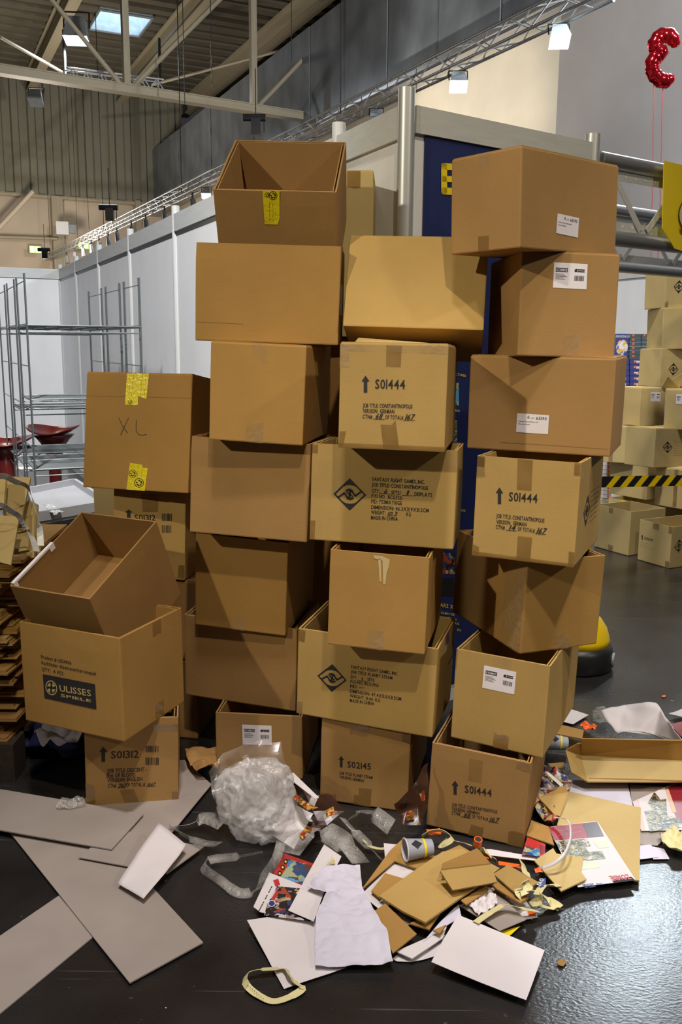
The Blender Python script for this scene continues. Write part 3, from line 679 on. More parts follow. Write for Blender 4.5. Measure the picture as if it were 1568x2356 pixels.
for (px, lit, hpx, lab) in ((1278, 1, 52, 'lit spotlight under the truss, nearest to the pale pier'), (1046, 1, 46, 'lit spotlight under the truss above the booth corner'),
                            (858, 0, 36, 'unlit grey spotlight under the truss behind the booth rail'), (468, 1, 24, 'bright small spotlight just above the white partition rail')):
    t_ = truss_t(px); c = tp(t_, .5, 0); zc = (c-CAM).dot(Vector((0, CP, -SP))); c -= ZUP*(.60*hpx/FPX*zc)
    flood(lab, 0, 0, 0, hpx, lit, .55, point=c, power=0)
lamp('cream_wall_fill', 'SPOT', wp(tE-5.5, 3.2, 3.4), 1500, (1.0, .95, .84), .12, wp(tE-2.6, (zB+wall_pt(1150, 300).z)/2, 0), 72, .5)  # made-up lamp hidden behind the booth, brightens the cream wall
lamp('truss_spot_mid', 'SPOT', tp(truss_t(1046), .5, 0)-ZUP*.40, 900, (1.0, .92, .78), .1, wall_pt(1080, 250), 36, .7)
for kk, px in enumerate((436, 372, 329, 296, 263, 243, 222, 204, 185, 166, 148)):
    t_ = truss_t(px); c = tp(t_, .5, 0)-ZUP*.26; h = .30
    r = thing('spotlight', 'small grey spotlight under the truss, %s in the row counted from the tower' % ORD[kk], 'lamp', c, 'row of small spotlights on the truss')
    b = MB(); b.tube(c+Vector((0, 0, .10)), c+Vector((.05, -.05, -.20)), .07, 8, .10); b.build('can', LAMPGREY, r)
    b = MB(); b.tube(c+ZUP*.08, c+ZUP*.26, .025, 6); b.build('clamp', BLACK, r)
# black chain hoists
for (px, py, s_, lab) in ((588, 281, 36, 'black chain hoist hanging from the girder above the open top carton'), (252, 485, 30, 'black chain hoist over the partition posts'), (103, 580, 20, 'small black chain hoist beside the green exit sign')):
    Yh = {588: 17, 252: 24, 103: 30}[px]; c = at_y(px, py, Yh); q = s_/FPX*Yh
    r = thing('chain_hoist', lab, 'hoist', c)
    b = MB(); b.box((-.28*q, -.2*q, -.7*q), (.30*q, .2*q, .35*q), Matrix.Translation(c)); b.build('motor', BLACK, r)
    b = MB(); b.tube(c+Vector((-.75*q, 0, .25*q)), c+Vector((.6*q, 0, .25*q)), .22*q, 10); b.build('drum', BLACK, r)
    b = MB(); b.tube(c+Vector((.5*q, 0, .2*q)), c+Vector((.5*q, 0, -.6*q)), .03*q, 6); b.tube(c+ZUP*.3*q, c+ZUP*3*q, .03*q, 6); b.build('chain', BLACK, r)
# exit signs, wall speaker, small hung truss, second far truss
for (px, py, ww, lab) in ((73, 580, 26, 'green illuminated exit sign on the far wall, clear of the truss'), (181, 571, 24, 'green illuminated exit sign seen through the truss')):
    c = far_pt(px, py)-U*1.2; q = ww/FPX*c.y; r = thing('exit_sign', lab, 'sign', c)
    slab('sign_body', c, (q, .15, q*.62), LAMPGREY, r, gm)
    slab('sign_face', c-U*.09, (q*.94, .02, q*.55), GREEN, r, gm)
    for dx in (-.25, .22): slab('pictogram', c-U*.11+gV*(dx*q), (q*.28, .02, q*.40), mat('exit_pictogram_white', (.9,.95,.8), emit=(.95,1,.8), estr=3), r, gm)
c = far_pt(128, 537)-U*2.0; q = 26/FPX*c.y
r = thing('wall_loudspeaker', 'white loudspeaker box on the beige column', 'loudspeaker', c)
slab('cabinet', c, (q, q*.8, q*1.05), PANELW, r, Matrix.Rotation(.3, 3, 'Z')); slab('bracket', c+gV*q*.8, (q*.7, q*.3, q*.7), LAMPGREY, r, gm)
def small_truss(label, a, c, s, bays, name='hung_truss'):
    a, c = Vector(a), Vector(c); d = c-a; r = thing(name, label, 'truss', a); up = ZUP*s; sd = Vector((d.y, -d.x, 0)).normalized()*s
    for off in (Vector(), up, sd, up+sd): rod('chord', a+off, c+off, s*.09, ALU, r, 8)
    for k in range(bays):
        e0, e1 = (Vector(), up) if k % 2 == 0 else (up, Vector())
        rod('brace', a+d*(k/bays)+e0, a+d*((k+1)/bays)+e1, s*.055, ALU, r, 6); rod('brace', a+d*(k/bays)+e0+sd, a+d*((k+1)/bays)+e1+sd, s*.055, ALU, r, 6)
    return r
hA, hB = at_z(150, 188, 8.9), at_z(372, 214, 8.9)
ht = small_truss('short bright truss hung on slings below the lit roof lamp', hA, hB, .30, 14)
for (p, q) in ((at_z(150, 180, 9.1), at_z(146, 70, 11.5)), (at_z(368, 205, 9.1), at_z(366, 90, 11.5))): rod('sling', p, q, .05, BLACK, ht, 8)
fA, fB = at_z(-80, 604, TZ), at_z(108, 609, TZ); small_truss('thin far truss crossing above the rear partition', fA, fB, .28, 12, 'far_truss')

# ------------------------------------------------------------------ exhibition partitions
pn = V
plane_n = Vector((U.y, -U.x, 0))
def part_s(px): p = on_plane(px, 700, P0, plane_n); return (p-P0).dot(U)
L_ = (PC-P0).dot(U)
pr = tag(thing('wall_partition', None, None, (P0.x, P0.y, 0)), kind='structure')
sts = [0.0, part_s(776), part_s(568), part_s(409), part_s(305), part_s(233), part_s(180), L_]
pm = Matrix((U, plane_n, ZUP)).transposed(); base = Vector((P0.x, P0.y, 0))
for i, s_ in enumerate(sts):
    rr = .033 if i == 0 else .030
    rod('post', base+U*s_, base+U*s_+ZUP*(2.56 if i else 2.56), rr, ALU if i == 0 else ALU_MATT, pr, 16)
    if i < len(sts)-1:
        s2 = sts[i+1]; mid = base+U*((s_+s2)/2)
        slab('panel', mid+ZUP*1.2, (s2-s_-.04, .012, 2.36), PANELW, pr, pm); slab('rail', mid+ZUP*2.44, (s2-s_-.05, .045, .12), ALU_MATT, pr, pm)
        slab('rail', mid+ZUP*.04, (s2-s_-.05, .045, .08), ALU_MATT, pr, pm)
# rear partition behind the racks
fV = Vector((P1.x-P0.x, P1.y-P0.y, 0)); FL_ = fV.length; fV.normalize()
cb_ = base+U*L_
pr2 = tag(thing('wall_partition_rear', None, None, cb_), kind='structure'); pv = V
vm = Matrix((pv, Vector((-pv.y, pv.x, 0)), ZUP)).transposed()
for k in range(3):
    mid = cb_-pv*(.5+k*1.0); slab('panel', mid+ZUP*1.2, (.96, .012, 2.36), PANELW, pr2, vm); slab('rail', mid+ZUP*2.44, (.97, .045, .12), ALU_MATT, pr2, vm)
    rod('post', cb_-pv*(1.0+k), cb_-pv*(1.0+k)+ZUP*2.5, .028, ALU_MATT, pr2, 12)
# booth face with the blue poster
fn = Vector((-fV.y, fV.x, 0)); fm = Matrix((fV, fn, ZUP)).transposed()
pf = tag(thing('wall_booth_face', None, None, base), kind='structure'); mid = base+fV*(FL_/2)
slab('panel', mid+ZUP*1.2, (FL_-.08, .012, 2.40), PANELW, pf, fm); slab('rail', mid+ZUP*2.45, (FL_-.06, .05, .10), ALU_MATT, pf, fm)
rod('post', base+fV*FL_, base+fV*FL_+ZUP*2.54, .036, ALU, pf, 16)
def face_pt(px, py, e=.012): return on_plane(px, py, base-fn*e, fn)
pw = [(face_pt(977, 312)-base).dot(fV), FL_-.12]; pz = [.08, face_pt(977, 309).z]
pst = thing('poster', 'tall dark blue poster with yellow lettering on the booth wall behind the cartons', 'poster', base+fV*pw[0]-fn*.02)
b = MB(); f3 = lambda s, z, e: base+fV*s+ZUP*z-fn*e
b.box((0,0,0),(0,0,0)); b = MB()
b.face([f3(pw[0], pz[0], .012), f3(pw[1], pz[0], .012), f3(pw[1], pz[1], .012), f3(pw[0], pz[1], .012)])
b.build('poster_sheet', NAVY, pst, solid=.004, offset=0)
def face_poly(pts, m, name, e=.018, mb=None):
    q = [face_pt(px, py, e) for px, py in pts]; (mb or MB()).face(q)
    return (MB().face(q)).build(name, m, pst) if mb is None else None
yb = MB()
def rrect(x0, y0, x1, y1, r=6):
    pts = []
    for (cx, cy, a0) in ((x0+r, y0+r, 180), (x1-r, y0+r, 270), (x1-r, y1-r, 0), (x0+r, y1-r, 90)):
        for k in range(4): a = math.radians(a0+k*30); pts.append((cx+r*math.cos(a), cy+r*math.sin(a)))
    return list(reversed(pts))
def sk_(p): return (p[0], p[1]+(p[0]-1015)*.06)
for q in (rrect(1014.5, 375, 1028, 447, 5), rrect(1014.5, 375, 1072, 390, 5), rrect(1016, 404, 1066, 418, 2), rrect(1014.5, 431, 1072, 447, 5)): face_poly([sk_(p) for p in q], None, '', .018, yb)
def ptext(t, a, c, cap):
    A, B = face_pt(*a, .018), face_pt(*c, .018); al = (B-A); ln = al.length; al.normalize(); up = (face_pt(a[0], a[1]-cap, .018)-A); ch = up.length; up.normalize()
    tb = MB(); glyph_run(tb, t, A, al, up, ln, ch); tb.build('text_line', YELLOW, pst)
for (t, a, c, cap) in (('S: PICTURES', (1037, 862), (1071, 867), 5), ('DWORLD', (1032, 945), (1057, 948), 5), ('UXE', (1058, 1176), (1070, 1178), 5), ('ARS X', (1012, 1396), (1042, 1401), 9),
                       ('CHEN DE', (1014, 1412), (1045, 1417), 5), ('X-FLÜGLER', (1016, 1423), (1050, 1428), 5), ('MAC', (1038, 1435), (1056, 1438), 5), ('DS', (1051, 1451), (1060, 1453), 5)): ptext(t, a, c, cap)
yb.build('poster_initial', YELLOW, pst)
for (x0, y0, x1, y1, m_) in ((1028, 880, 1055, 932, BLUEPIC), (1024, 966, 1051, 1016, MAP), (1018, 1272, 1046, 1320, COMIC), (1016, 1330, 1044, 1372, BLACK), (1034, 838, 1050, 848, COMIC)):
    face_poly([(x0, y0), (x0, y1), (x1, y1+1), (x1, y0+1)], m_, 'poster_picture', .016)

# ladder trusses over the neighbouring stand, yellow banner
def ladder(label, off, zt, group='ladder trusses beside the booth'):
    st = base+fV*(FL_+.05)+fn*off; r = thing('ladder_truss', label, 'truss', st, group); Lg = 3.2; zb2 = zt-.34
    a = st+ZUP*zt; c = st+fV*Lg+ZUP*zt
    for (z, sg) in ((zt, -1), (zb2, 1)):
        rod('chord', st+ZUP*z, st+fV*Lg+ZUP*z, .036, ALU_DARK, r, 20)
        slab('perforated_strip', st+fV*(Lg/2)+ZUP*(z+sg*.055), (Lg, .006, .045), ALU_MATT, r, fm)
        k = 0
        while k*.075 < 1.2:
            slab('strip_hole', st+fV*(.05+k*.075)+ZUP*(z+sg*.058)-fn*.0035, (.010, .002, .010), PANELW, r, fm); k += 1
    n_ = 6; w_ = Lg/n_
    for k in range(n_):
        x0 = .1+k*w_
        for (xa, xb, za, zb3) in ((x0, x0+w_*.42, zt-.06, zb2+.05), (x0+w_*.92, x0+w_*.52, zt-.06, zb2+.05)):
            p, q = st+fV*xa+ZUP*za-fn*.012, st+fV*xb+ZUP*zb3-fn*.012; d = q-p
            m3 = Matrix((d.normalized(), fn, d.normalized().cross(fn))).transposed(); slab('flat_brace', (p+q)/2, (d.length, .006, .030), ALU_MATT, r, m3)
    return r
ladder('front ladder truss of round tubes joined to the booth post', 0, 2.44); ladder('rear ladder truss seen below the front one', .95, 2.44)
bq = [on_plane(px, py, base-fn*.06, fn) for px, py in ((1527, 370), (1523, 525), (1546, 562), (1552, 572), (1640, 600), (1650, 398))]
bn = thing('yellow_banner', 'yellow banner with a round white emblem wrapped over the truss', 'banner', bq[0])
b = MB(); b.face(bq); b.build('banner_cloth', YELLOW, bn, solid=.004)
def circ(cx, cy, r, k=1.25, n=28): return [(cx+r*math.cos(2*math.pi*i/n), cy-k*r*math.sin(2*math.pi*i/n)) for i in range(n)]
for (r_, m_, e_, nm) in ((37, INK, .066, 'emblem_ring'), (35, mat('banner_white', (.62,.56,.42), .6), .069, 'emblem_disc')):
    MB().face([on_plane(px, py, base-fn*e_, fn) for px, py in circ(1597, 495, r_)]).build(nm, m_, bn)
MB().face([on_plane(px, py, base-fn*.072, fn) for px, py in circ(1572, 526, 7, 1.4, 16)]).build('emblem_dot', MAROON, bn)
# low white partition far right
ra, rb = at_z(1412, 617, 2.5), at_z(1600, 596, 2.5); rd = rb-ra; rl = rd.length; rd.normalize(); ra2 = ra-rd*1.5
rp = tag(thing('wall_partition_far', None, None, (ra2.x, ra2.y, 0)), kind='structure'); rm3 = Matrix((rd, Vector((-rd.y, rd.x, 0)), ZUP)).transposed()
for k in range(4):
    mid = Vector((ra2.x, ra2.y, 0))+rd*(.5+k)
    slab('panel', mid+ZUP*1.2, (1.0, .012, 2.36), PANELW, rp, rm3); slab('rail', mid+ZUP*2.43, (1.0, .045, .13), ALU_MATT, rp, rm3)
# red foil balloon in the shape of a mirrored 3
Yb = 9.0
bp = [(1556, 108), (1550, 92), (1536, 80), (1518, 82), (1507, 95), (1505, 108), (1513, 119), (1524, 122), (1512, 127), (1500, 140), (1498, 157), (1507, 176), (1522, 187), (1538, 184), (1546, 172)]
bw = [at_y(px, py, Yb) for px, py in bp]
fine = []
for i in range(len(bw)-1):
    for k in range(4): fine.append(bw[i].lerp(bw[i+1], k/4))
fine.append(bw[-1])
for _ in range(3): fine = [fine[0]] + [(fine[i-1]+fine[i]*2+fine[i+1])/4 for i in range(1, len(fine)-1)] + [fine[-1]]
bl = thing('foil_balloon', 'shiny red foil balloon shaped like a reversed figure three', 'balloon', bw[12])
b = MB(); n = 16; N_ = len(fine)
for i, p in enumerate(fine):
    d = (fine[min(i+1, N_-1)]-fine[max(i-1, 0)]).normalized(); sd = d.cross(Vector((0, 1, 0))).normalized(); bk = Vector((0, 1, 0))
    e = min(i, N_-1-i)/6; r_ = .068*min(1, .35+.65*math.sqrt(min(1, e)))*(1+.07*math.sin(i*1.9))
    for k in range(n): a = 2*math.pi*k/n; b.v.append(p+sd*(r_*math.cos(a)*(1+.05*math.sin(k*5+i)))+bk*(r_*.9*math.sin(a)))
for i in range(N_-1):
    for k in range(n): b.f.append([i*n+k, i*n+(k+1) % n, (i+1)*n+(k+1) % n, (i+1)*n+k])
b.f.append(list(range(n))); b.f.append([(N_-1)*n+k for k in reversed(range(n))])
b.build('foil_body', RED_FOIL, bl, smooth=True)
STR = mat('red_string', (.45, .10, .10), .7)
for (pa, pb) in (((1504, 192), (1497, 640)), ((1524, 198), (1512, 640))):
    b = MB(); prev = None
    for k in range(13):
        p = at_y(pa[0]+(pb[0]-pa[0])*k/12+random.uniform(-1, 1), pa[1]+(pb[1]-pa[1])*k/12, Yb)
        if prev: b.tube(prev, p, .005, 5)
        prev = p
    b.build('string', STR, bl)
# ------------------------------------------------------------------ wire racks, stools, grey counter
A_ = at_z(322, 638, 2.05); rackw = abs((on_plane(57, 630, A_, U)-A_).dot(V))
def s_of(px): return (on_plane(px, 700, A_, plane_n)-A_).dot(U)
lz = [on_plane(px, py, A_-V*rackw, U).z for px, py in ((62, 748), (75, 920), (78, 957), (83, 1082), (84, 1098))]
lz = [min(max(z, .12), 2.0) for z in lz]
for idx, (pa, pb) in enumerate(((322, 285), (277, 243), (235, 204))):
    s0, s1 = s_of(pa), s_of(pb); ordn = ('nearest', 'middle', 'farthest')[idx]
    o_ = Vector((A_.x, A_.y, 0))+U*s0; r = thing('wire_rack', '%s of the three bare wire racks standing by the white partition' % ordn, 'rack', o_, 'wire racks'); dd = s1-s0
    for side in (0, 1):
        q0 = o_-V*(rackw*side)
        for s_ in (0, .035, dd-.035, dd): rod('upright', q0+U*s_, q0+U*s_+ZUP*2.05, .0055, WIRE, r, 6)
        z_ = 2.0
        while z_ > .15: rod('rung', q0+U*0+ZUP*z_, q0+U*dd+ZUP*z_, .004, WIRE, r, 6); z_ -= .285
    for z_ in ((lz[0], lz[1], lz[3]), (lz[0], lz[2], lz[4]), (lz[0], lz[4]))[idx]:
        b = MB(); q0 = o_+ZUP*z_
        for s_ in (0, dd):
            b.tube(q0+U*s_, q0+U*s_-V*rackw, .006, 6); b.tube(q0+U*s_-ZUP*.045, q0+U*s_-V*rackw-ZUP*.045, .005, 6)
        k = 1
        while k*.028 < dd: b.tube(q0+U*(k*.028), q0+U*(k*.028)-V*rackw, .0028, 4); k += 1
        for f in (0, .25, .5, .75, 1): b.tube(q0-V*(rackw*f)-ZUP*.006, q0-V*(rackw*f)+U*dd-ZUP*.006, .005, 5)
        b.build('wire_shelf', WIRE, r)
def stool(label, px, py, Y, turn):
    c = at_y(px, py, Y); c = Vector((c.x, c.y, 0)); r = thing('bar_stool', label, 'stool', Matrix.Translation(c) @ Matrix.Rotation(turn, 4, 'Z'), 'dark red bar stools'); sz = at_y(px, py, Y).z
    b = MB(); n, m_ = 36, 12
    for j in range(m_+1):
        for k in range(n):
            a = 2*math.pi*k/n; rr = .03+.19*j/m_; x, y = rr*math.cos(a)*1.12, rr*math.sin(a)
            z = sz-.075+ 1.5*(rr*rr)*(.85+.45*math.cos(2*a)) + (.03*max(0, math.sin(a))*(j/m_)**2)
            b.v.append(Vector((x, y, z)))
    for j in range(m_):
        for k in range(n): b.f.append([j*n+k, j*n+(k+1) % n, (j+1)*n+(k+1) % n, (j+1)*n+k])
    b.f.append(list(range(n))); b.build('seat_shell', RED_SEAT, r, smooth=True, local=True, solid=.012)
    b = MB(); b.lathe([(.20, .0), (.20, .015), (.06, .03), (.055, .05), (.058, sz-.40), (.075, sz-.25), (.10, sz-.17), (.15, sz-.10), (.19, sz-.06)], (0, 0, 0), 28); b.build('pedestal', RED_SEAT, r, smooth=True, local=True)
    b = MB(); b.tube((-.07, 0, sz-.17), (-.19, -.02, sz-.30), .009, 8); b.build('height_lever', RED_SEAT, r, local=True)
    b = MB(); b.lathe([(.205, 0), (.205, .012), (.19, .02)], (0, 0, 0), 28); b.build('foot_plate', ALU, r, local=True)
stool('dark red plastic bar stool by the rear partition, seen whole through the rack', 122, 985, 8.4, -.1)
stool('dark red bar stool cut by the picture edge behind the rack uprights', 12, 1010, 7.9, .2)
# grey counter with tray top
TT = .74
cq = [at_z(px, py, TT) for px, py in ((66, 1136), (172, 1115), (250, 1166), (86, 1194))]
ct = thing('grey_counter', 'grey tray-topped counter with dark shelves behind the strapped pile', 'counter', (cq[3].x, cq[3].y, 0))
b = MB(); b.face([p for p in reversed(cq)]); b.build('tray_top', GREYTOP, ct, solid=.03, offset=-1)
for i in range(4):
    a, c = cq[i], cq[(i+1) % 4]; b = MB(); mid = (a+c)/2; d = c-a
    m3 = Matrix((d.normalized(), d.normalized().cross(ZUP), ZUP)).transposed(); slab('tray_rim', mid+ZUP*.012, (d.length, .02, .05), GREYTOP, ct, m3)
cen = sum(cq, Vector())/4
for k in range(5):
    z_ = TT-.10-.11*k; b = MB(); qq = [cen+(p-cen)*.9 for p in cq]
    b.face([Vector((p.x, p.y, z_)) for p in reversed(qq)]); b.build('shelf', LAMPGREY, ct, solid=.02)
for p in cq:
    q = cen+(p-cen)*.88; rod('leg', (q.x, q.y, 0), (q.x, q.y, TT-.02), .018, LAMPGREY, ct, 8)
b = MB(); pa, pb = cen+(cq[3]-cen)*.92, cen+(cq[2]-cen)*.92
pa = pa.lerp(pb, .28)
NN = 14
for i in range(NN+1):
    for j in range(9):
        p = pa.lerp(pb, i/NN*.72); b.v.append(Vector((p.x, p.y-.02-.03*abs(math.sin(i*1.1+j*.25)), TT-.05-.07*j)))
for i in range(NN):
    for j in range(8): b.f.append([i*9+j, (i+1)*9+j, (i+1)*9+j+1, i*9+j+1])
nc = b.build('navy_cloth', NAVY_CLOTH, None, smooth=True); tag(nc, 'navy cloth hanging under the edge of the grey counter', 'cloth')
# ------------------------------------------------------------------ belt post with hazard tape
pb_ = at_z(1322, 1530, 0); bz = pb_
bpst = thing('barrier_post', 'yellow barrier post with black domed foot behind the right-hand tower', 'barrier', bz)
MB().lathe([(.175, 0), (.185, .02), (.18, .10), (.165, .13)], bz, 36).build('rubber_foot', BLACK, bpst, smooth=True)
MB().lathe([(.165, .128), (.16, .16), (.145, .21), (.115, .255), (.075, .285), (.05, .30), (.045, .33)], bz, 36).build('dome', YELLOW_PL, bpst, smooth=True)
MB().lathe([(.045, .32), (.042, .92)], bz, 24).build('pole', YELLOW_PL, bpst, smooth=True)
MB().lathe([(.05, .90), (.055, .92), (.055, 1.03), (.04, 1.045)], bz, 24).build('belt_head', BLACK, bpst, smooth=True)
b = MB(); wv_ = Vector((.165, -.072, .055)); b.tube(bz+wv_, bz+wv_+Vector((.010, -.0045, 0)), .036, 18); b.build('caster', LAMPGREY, bpst)
e0, e1 = bz+Vector((.055, .0, 1.0)), at_y(1640, 1105, 4.6)
tp0 = on_plane(1386, 1093, bz, Vector((-.35, 1, 0))); tp1 = on_plane(1640, 1092, bz, Vector((-.35, 1, 0)))
hb = thing('hazard_belt', 'black and yellow striped hazard belt stretched in front of the far cartons', 'barrier belt', e0)
q0 = e0; q1 = Vector((tp1.x, tp1.y, 0)); hgt = .055
zt0 = on_plane(1395, 1094, bz, Vector((-.35, 1, 0))).z; zt1 = tp1.z
d_ = (Vector((tp1.x, tp1.y, 0))-Vector((q0.x, q0.y, 0))); ln = d_.length; d_.normalize()
def bpnt(s, f, e=0): return Vector((q0.x, q0.y, 0))+d_*s+ZUP*((zt0+(zt1-zt0)*s/ln)-hgt*f)+Vector((d_.y, -d_.x, 0))*e
MB().face([bpnt(0, 1), bpnt(ln, 1), bpnt(ln, 0), bpnt(0, 0)]).build('belt', BLACK, hb, solid=.0015)
s_ = .05
while s_ < ln-.08:
    MB().face([bpnt(s_, 1, .0012), bpnt(s_+.04, 1, .0012), bpnt(s_+.09, 0, .0012), bpnt(s_+.05, 0, .0012)]).build('yellow_stripe', YELLOW_PL, hb); s_ += .085
# ------------------------------------------------------------------ the leaning tower of cartons
def rel(z, pts): return [z(*p) for p in pts]
# column of cartons on the left
c = Carton('L1', 'bottom carton printed S01312 under the boxed-logo carton', KRAFT_PINK, floor=True)
c.arrow('F', 237.5, 1718, 1753, 18, 0)
c.job('F', 'S01312', ZK(800, 392), ZK(1000, 386), 17, [('JOB TITLE: DESCENT -', ZK(773, 495), ZK(1058, 484), 9), ('SEA OF BLOOD', ZK(768, 530), ZK(977, 522), 9), ('VERSION: ENGLISH', ZK(775, 563), ZK(1027, 553), 9), ('CTN#', ZK(778, 602), ZK(838, 600), 9), ('OF TOTAL #', ZK(910, 597), ZK(1046, 592), 9)], [('267', ZK(850, 602), ZK(905, 600), 9), ('1667', ZK(1062, 592), ZK(1115, 590), 8)])
c.stroke('F', rel(ZK, [(845, 604), (908, 602)]), 1); c.stroke('F', rel(ZK, [(1056, 594), (1120, 592)]), 1)
for (y0, y1) in ((300, 345), (385, 438)):
    x = 1050
    while x < 1140: ww = random.choice((3, 4, 7)); c.ipoly('F', rel(ZK, [(x, y1), (x+ww, y1), (x+ww, y0), (x, y0)])); x += ww+random.choice((3, 5))
c.poly('F', rel(ZK, [(608, 570), (680, 590), (690, 720), (900, 720), (860, 615), (965, 612), (1005, 710), (1295, 715), (1295, 735), (625, 775)]), TAPE, 'tape')
c.poly('F', rel(ZK, [(1238, 630), (1300, 630), (1296, 740), (1240, 740)]), TAPE, 'tape', e=.0007)
c.poly('F', rel(ZK, [(1110, 195), (1295, 195), (1290, 145), (1100, 148)]), TAPE, 'tape'); c.done()
c = Carton('L2', 'open carton with a black boxed logo, standing corner forward', KRAFT)
for (t, a, b_, cp) in (('Product # US54006', (323, 1548), (560, 1600), 7.5), ('Pathfinder Abenteuerkartenspiel', (327, 1595), (752, 1683), 7.5), ('QTY:   4  PCS', (331, 1645), (497, 1682), 7.5)): c.text('F', t, ZG(*a), ZG(*b_), cp)
pl = c.poly('F', rel(ZG, [(350, 1862), (757, 1950), (745, 1752), (336, 1673)]), INK, 'logo_plate', e=.0008)
lt = MB()
c.text('F', 'ULISSES', ZG(470, 1806), ZG(716, 1848), 14, mb=lt, e=.0012); c.text('F', 'SPIELE', ZG(478, 1850), ZG(716, 1894), 6.5, mb=lt, e=.0012)
for (a, b_) in (((350, 1702), (735, 1776)), ((360, 1843), (745, 1922))): c.stroke('F', [ZG(*a), ZG(*b_)], 1.2, lt)
cx, cy = ZG(404, 1780)
ring = lambda r: [(cx+r*math.cos(2*math.pi*i/24), cy+1.25*r*math.sin(2*math.pi*i/24)+.2*r*math.cos(2*math.pi*i/24)) for i in range(24)]
ro, ri = ring(13.5), ring(11.6)
for i in range(24): c.ipoly('F', [ro[i], ri[i], ri[(i+1) % 24], ro[(i+1) % 24]], lt, .0012)
for k in range(4):
    a0 = k*math.pi/2+.3; P = lambda r, a: (cx+r*math.cos(a0+a), cy+1.25*r*math.sin(a0+a))
    c.ipoly('F', [P(10.5, 0), P(4, .25), P(3.5, .9), P(6, 1.0), P(10.5, .9)], lt, .0012)
lt.build('logo_lettering', KRAFT_PALE, pl, local=True)
c.tape('R', .20, 'top', .05, .05); c.tape('R', .20, 'bottom', .05, .06); c.done()
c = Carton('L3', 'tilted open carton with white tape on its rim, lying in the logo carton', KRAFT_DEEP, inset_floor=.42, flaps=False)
b = MB()
for f0, f1, wd in ((.07, .50, .005), (.50, .56, .022), (.03, .07, .022)):
    b.box((-c.w/2-.002, -c.d/2+c.d*f0, c.h-wd), (-c.w/2+.010, -c.d/2+c.d*f1, c.h+.003))
b.build('white_edge_tape', WHITE, c.root, local=True)
c.done()
c = Carton('L4', 'set-back carton printed S01312 with two barcodes under the XL carton', KRAFT_LIGHT, open_top=False)
c.arrow('F', 296, 1172, 1192, 18)
c.text('F', 'S01312', ZD(390, 985), ZD(517, 987), 13)
for (y0, y1) in ((945, 990), (1015, 1060)):
    x = 555
    while x < 612: ww = random.choice((2, 3, 5)); c.ipoly('F', rel(ZD, [(x, y1), (x+ww, y1), (x+ww, y0), (x, y0)])); x += ww+random.choice((2, 4))
c.poly('F', rel(ZD, [(440, 935), (530, 935), (535, 825), (430, 825)]), TAPE, 'tape'); c.poly('F', rel(ZD, [(650, 1330), (690, 1340), (690, 1255), (655, 1255)]), TAPE, 'tape'); c.done()
c = Carton('L5', 'closed carton marked XL with two patches of yellow tape', KRAFT, open_top=False)
pen = MB()
for st in ([(295, 367), (318, 420), (348, 460)], [(355, 368), (330, 420), (306, 472)], [(402, 380), (399, 420), (401, 450), (415, 470), (440, 474), (465, 467)]): c.stroke('F', rel(ZD, st), 1.5, pen)
pen.build('handwriting', PENCIL, c.root, local=True)
c.stroke('F', rel(ZD, [(95, 237), (400, 242), (725, 250)]), 1.1, pen2 := MB()); pen2.build('score_line', KRAFT_DEEP, c.root, local=True)
def ytape(c, face, out, circles, lines, name='warning_tape'):
    t_ = c.poly(face, out, TAPE_YELLOW, name, e=.0008); k = MB()
    for (cx, cy, r) in circles:
        n = 18; P = lambda rr, i: (cx+rr*math.cos(2*math.pi*i/n), cy+rr*math.sin(2*math.pi*i/n))
        for i in range(n): c.ipoly(face, [P(r, i), P(r*.86, i), P(r*.86, i+1), P(r, i+1)], k, .0012)
        for j in range(7):
            a = j*2.4; x, y = cx+r*.5*math.cos(a), cy+r*.5*math.sin(a); c.ipoly(face, [(x-r*.25, y), (x, y-r*.18), (x+r*.28, y+r*.05), (x, y+r*.22)], k, .0012)
    for (x0, y0, x1, y1, s) in lines: 
        cp = s; c.text(face, '-- --- -- ----', (x0, y0), (x1, y1), cp, mb=k, e=.0012)
    k.build('tape_printing', INK, t_, local=True)
ytape(c, 'F', rel(ZD, [(333, 290), (410, 292), (413, 240), (462, 256), (478, 99), (346, 98)]), [(ZD(365, 275)[0], ZD(365, 275)[1], 5)], [(ZD(375, 240)[0], ZD(375, 240)[1], ZD(390, 110)[0], ZD(390, 110)[1], 4), (ZD(360, 235)[0], ZD(360, 235)[1], ZD(366, 115)[0], ZD(366, 115)[1], 2), (ZD(428, 235)[0], ZD(428, 235)[1], ZD(442, 110)[0], ZD(442, 110)[1], 5), (ZD(452, 235)[0], ZD(452, 235)[1], ZD(462, 110)[0], ZD(462, 110)[1], 3)])
ytape(c, 'F', rel(ZD, [(342, 800), (452, 814), (470, 672), (440, 670), (438, 652), (363, 640)]), [(ZD(418, 760)[0], ZD(418, 760)[1], 11), (ZD(380, 705)[0], ZD(380, 705)[1], 9)], [(ZD(410, 730)[0], ZD(410, 730)[1], ZD(418, 660)[0], ZD(418, 660)[1], 4), (ZD(432, 730)[0], ZD(432, 730)[1], ZD(440, 678)[0], ZD(440, 678)[1], 4)])
c.done()
q = FIT['L4']
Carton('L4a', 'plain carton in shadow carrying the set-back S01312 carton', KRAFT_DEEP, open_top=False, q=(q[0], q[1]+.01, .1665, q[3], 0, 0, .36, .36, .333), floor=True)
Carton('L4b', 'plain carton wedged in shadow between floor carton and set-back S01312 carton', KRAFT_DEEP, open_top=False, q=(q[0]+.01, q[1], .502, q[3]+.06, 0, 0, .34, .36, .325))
Carton('L4c', 'pale carton standing on the floor just behind the set-back S01312 carton', KRAFT_PALE, open_top=False, q=(-.935, 4.12, .26, -.05, 0, 0, .36, .36, .52), floor=True)
